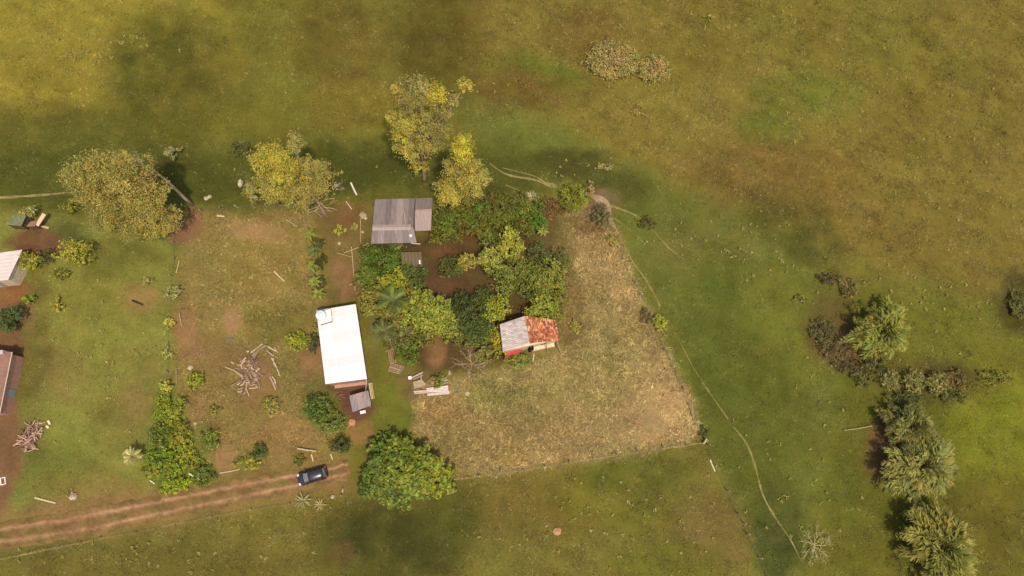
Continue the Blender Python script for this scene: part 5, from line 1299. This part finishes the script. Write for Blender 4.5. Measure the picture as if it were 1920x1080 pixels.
# pale-crowned pasture bushes
for (u, v, r, rv, h, lab) in ((1150, 111, 50, 36, 2.6, 'larger of two domed bushes with pinkish tops in the upper pasture'), (1226, 129, 33, 25, 2.1, 'smaller right one of the two domed bushes in the upper pasture')):
    c = P(u, v, h*.4); k = pxm(u, v, h*.4); gz = float(H(c[0], c[1])); bb = np.array([c[0], c[1], gz])
    o = thing('domed_shrub', lab, 'shrub', bb); mb = MB(); mb.cc = lin((110, 86, 60))
    for i in range(9): limb(mb, bb, bb+np.array([math.cos(i*.7)*r*k*.6, math.sin(i*.7)*rv*k*.6, h*.6]), .05, .02, .05, 3)
    mb.build('stems', M['bark'], o, bb)
    L = [(c[0], c[1], gz+h*.3, r*k*.95, rv*k*1.05, h*.7, (160, 138, 82))]
    for i in range(11):
        a = 6.283*i/11; L.append((c[0]+math.cos(a)*r*k*.68, c[1]+math.sin(a)*rv*k*.72, gz+h*.32, r*k*.34, rv*k*.38, h*.4, (156, 142, 74) if i % 3 else (134, 130, 72)))
    L.append((c[0]+.2, c[1]-.1, gz+h*.62, r*k*.5, rv*k*.5, h*.34, (150, 128, 80)))
    V, Fq, C = leaf_arr(L, 8500 if r > 40 else 4600, .34, (150, 126, 72), .4, 30, .25)
    link('foliage', mesh_np('foliage', V-bb, Fq, M['leaf'], C), o)
# cassava thicket (individual shrubs in a dense block)
i = 0
for (u, v) in ((826, 400), (850, 392), (876, 396), (902, 386), (926, 396), (950, 388), (974, 400), (838, 424), (862, 420), (888, 416), (914, 412), (938, 420), (962, 424), (984, 430), (824, 446), (1000, 408), (922, 370), (980, 378), (844, 408), (870, 408), (896, 400), (930, 404), (956, 404), (990, 392), (812, 424), (848, 440), (900, 430), (1012, 424), (876, 432), (944, 376), (1006, 388)):
    shrub('dark green many-leaved shrub in the dense thicket right of the barn', u+RS.uniform(-4, 4), v+RS.uniform(-4, 4), 18, 2.6+RS.uniform(-.5, .6), (86+i % 3*9, 96+i % 4*7, 44), 420, .4, 'cassava_shrub', 'dense thicket right of the barn', 15, aspect=.3, lob=5)
    i += 1
# the big round tree over the lane end
bb = G(764, 892)
L = []
for i in range(64):
    a = 2.39996*i; q = math.sqrt((i+.5)/64)*(1+.16*math.sin(3*a+.7)+.1*math.sin(5*a)); u = 755+80*q*math.cos(a)+RS.uniform(-5, 5); v = 886+58*q*math.sin(a)+RS.uniform(-5, 5)
    z = 4.6-2.2*q*q+RS.uniform(-.9, .7); r = RS.uniform(9, 18)
    t = (u-757)/88; hi = RS.rand()  # leaf colour lightens towards the right, the sunlit side painted in
    c = (96+18*t+20*hi, 114+14*t+20*hi, 50)
    p = P(u, v, z); k = r*pxm(u, v, z); L.append((p[0], p[1], p[2], k, k, k*.62, c))
tree('shade_tree', 'big round broadleaf tree at the lane end right of the car', bb, L, 11500, .46, GM, .34, (104, 88, 66), aspect=.6, var=.26, clump=12)
# palms and bananas
palm('tall palm with drooping fronds in the middle of the garden', 752, 590, 6.5, 20, 2.5, (112, 122, 62), (-.6, .6))
palm('pale fan palm left of the hedge strip', 266, 856, 2.2, 20, 1.5, (186, 178, 124), (-.3, 0), (176, 150, 110))
palm('grey-trunked palm leaning over the grass drive', 738, 650, 4.6, 16, 1.9, (110, 116, 66), (-.9, 1.4), (160, 146, 122))
for (u, v, h, lab) in ((584, 446, 1.7, 'topmost pale banana plant of the row beside the dry lot'), (591, 474, 1.3, 'second banana plant from the top of the row, darker'), (589, 504, 1.8, 'wide banana plant in the middle of the row beside the dry lot'), (592, 532, 1.4, 'fourth banana plant of the row, above the white house'), (599, 556, 1.6, 'lowest banana plant touching the white house roof corner')):
    banana(lab, u, v, h, 13, 1.25, (112, 114, 46) if 'darker' not in lab else (86, 94, 46), 'banana row', wd=.42, droop=.85)
banana('fleshy light green plant with white cut stems at the garden right end', 1016, 440, 1.6, 14, 1.0, (132, 130, 58), None, 'broad_leaf_plant', 'plant', .35, .09)
banana('spiky grey-green rosette beside the lane below the car', 568, 938, .35, 22, 1.5, (142, 136, 88), None, 'spiky_plant', 'plant', .16, 0, 'blade', .55)
banana('dry spiky tuft right of the lane below the car', 600, 946, .3, 16, 1.1, (150, 136, 90), None, 'spiky_plant', 'plant', .12, 0, 'blade', .55)
# feathery trees at the right
plume_tree('feathery_tree', 'uppermost feathery tree of the right group, bright on its right side', 1634, 626, 58, 4.8, (132, 132, 60), 48)
plume_tree('feathery_tree', 'dark feathery tree above the bare red patch at right', 1686, 802, 50, 4.4, (122, 118, 62), 38)
plume_tree('feathery_tree', 'large plumed tree below the bare red patch at right', 1704, 872, 68, 5.2, (132, 128, 66), 50)
plume_tree('feathery_tree', 'plumed tree at the lower right corner near the picture edge', 1738, 1024, 80, 5.2, (132, 126, 58), 54)
bare('dry grey-brown brush at the foot of the upper feathery tree', 1578, 650, 36, 1.2, (128, 96, 76), 12, depth=3, leaf=260, leafcol=(116, 88, 58))
bare('pale leafless spreading shrub at the bottom right of the pasture', 1526, 1022, 34, 1.6, (186, 172, 126), 9, depth=4, leaf=160, leafcol=(150, 142, 80))
bare('bare forked grey shrub left of the zinc roof', 884, 682, 34, 2.2, (176, 148, 116), 8, depth=4)
bare('small bleached dead bush above the cassava thicket', 994, 368, 13, 1.2, (190, 174, 138), 9, depth=3, leaf=90, leafcol=(176, 164, 122))
bare('dead bush at the base of the dark feathery tree', 1652, 836, 20, 1.2, (150, 116, 90), 8, depth=3)
bare('dry brush above the straw yard beside the path', 1110, 398, 20, 1.0, (120, 98, 74), 10, depth=3)
print('objects', len(bpy.data.objects), 'tris', sum(len(o.data.loop_triangles) if False else sum(len(p.vertices)-2 for p in o.data.polygons) if o.type == 'MESH' and len(o.data.polygons) < 4000 else (len(o.data.loops)-2*len(o.data.polygons) if o.type == 'MESH' else 0) for o in bpy.data.objects))
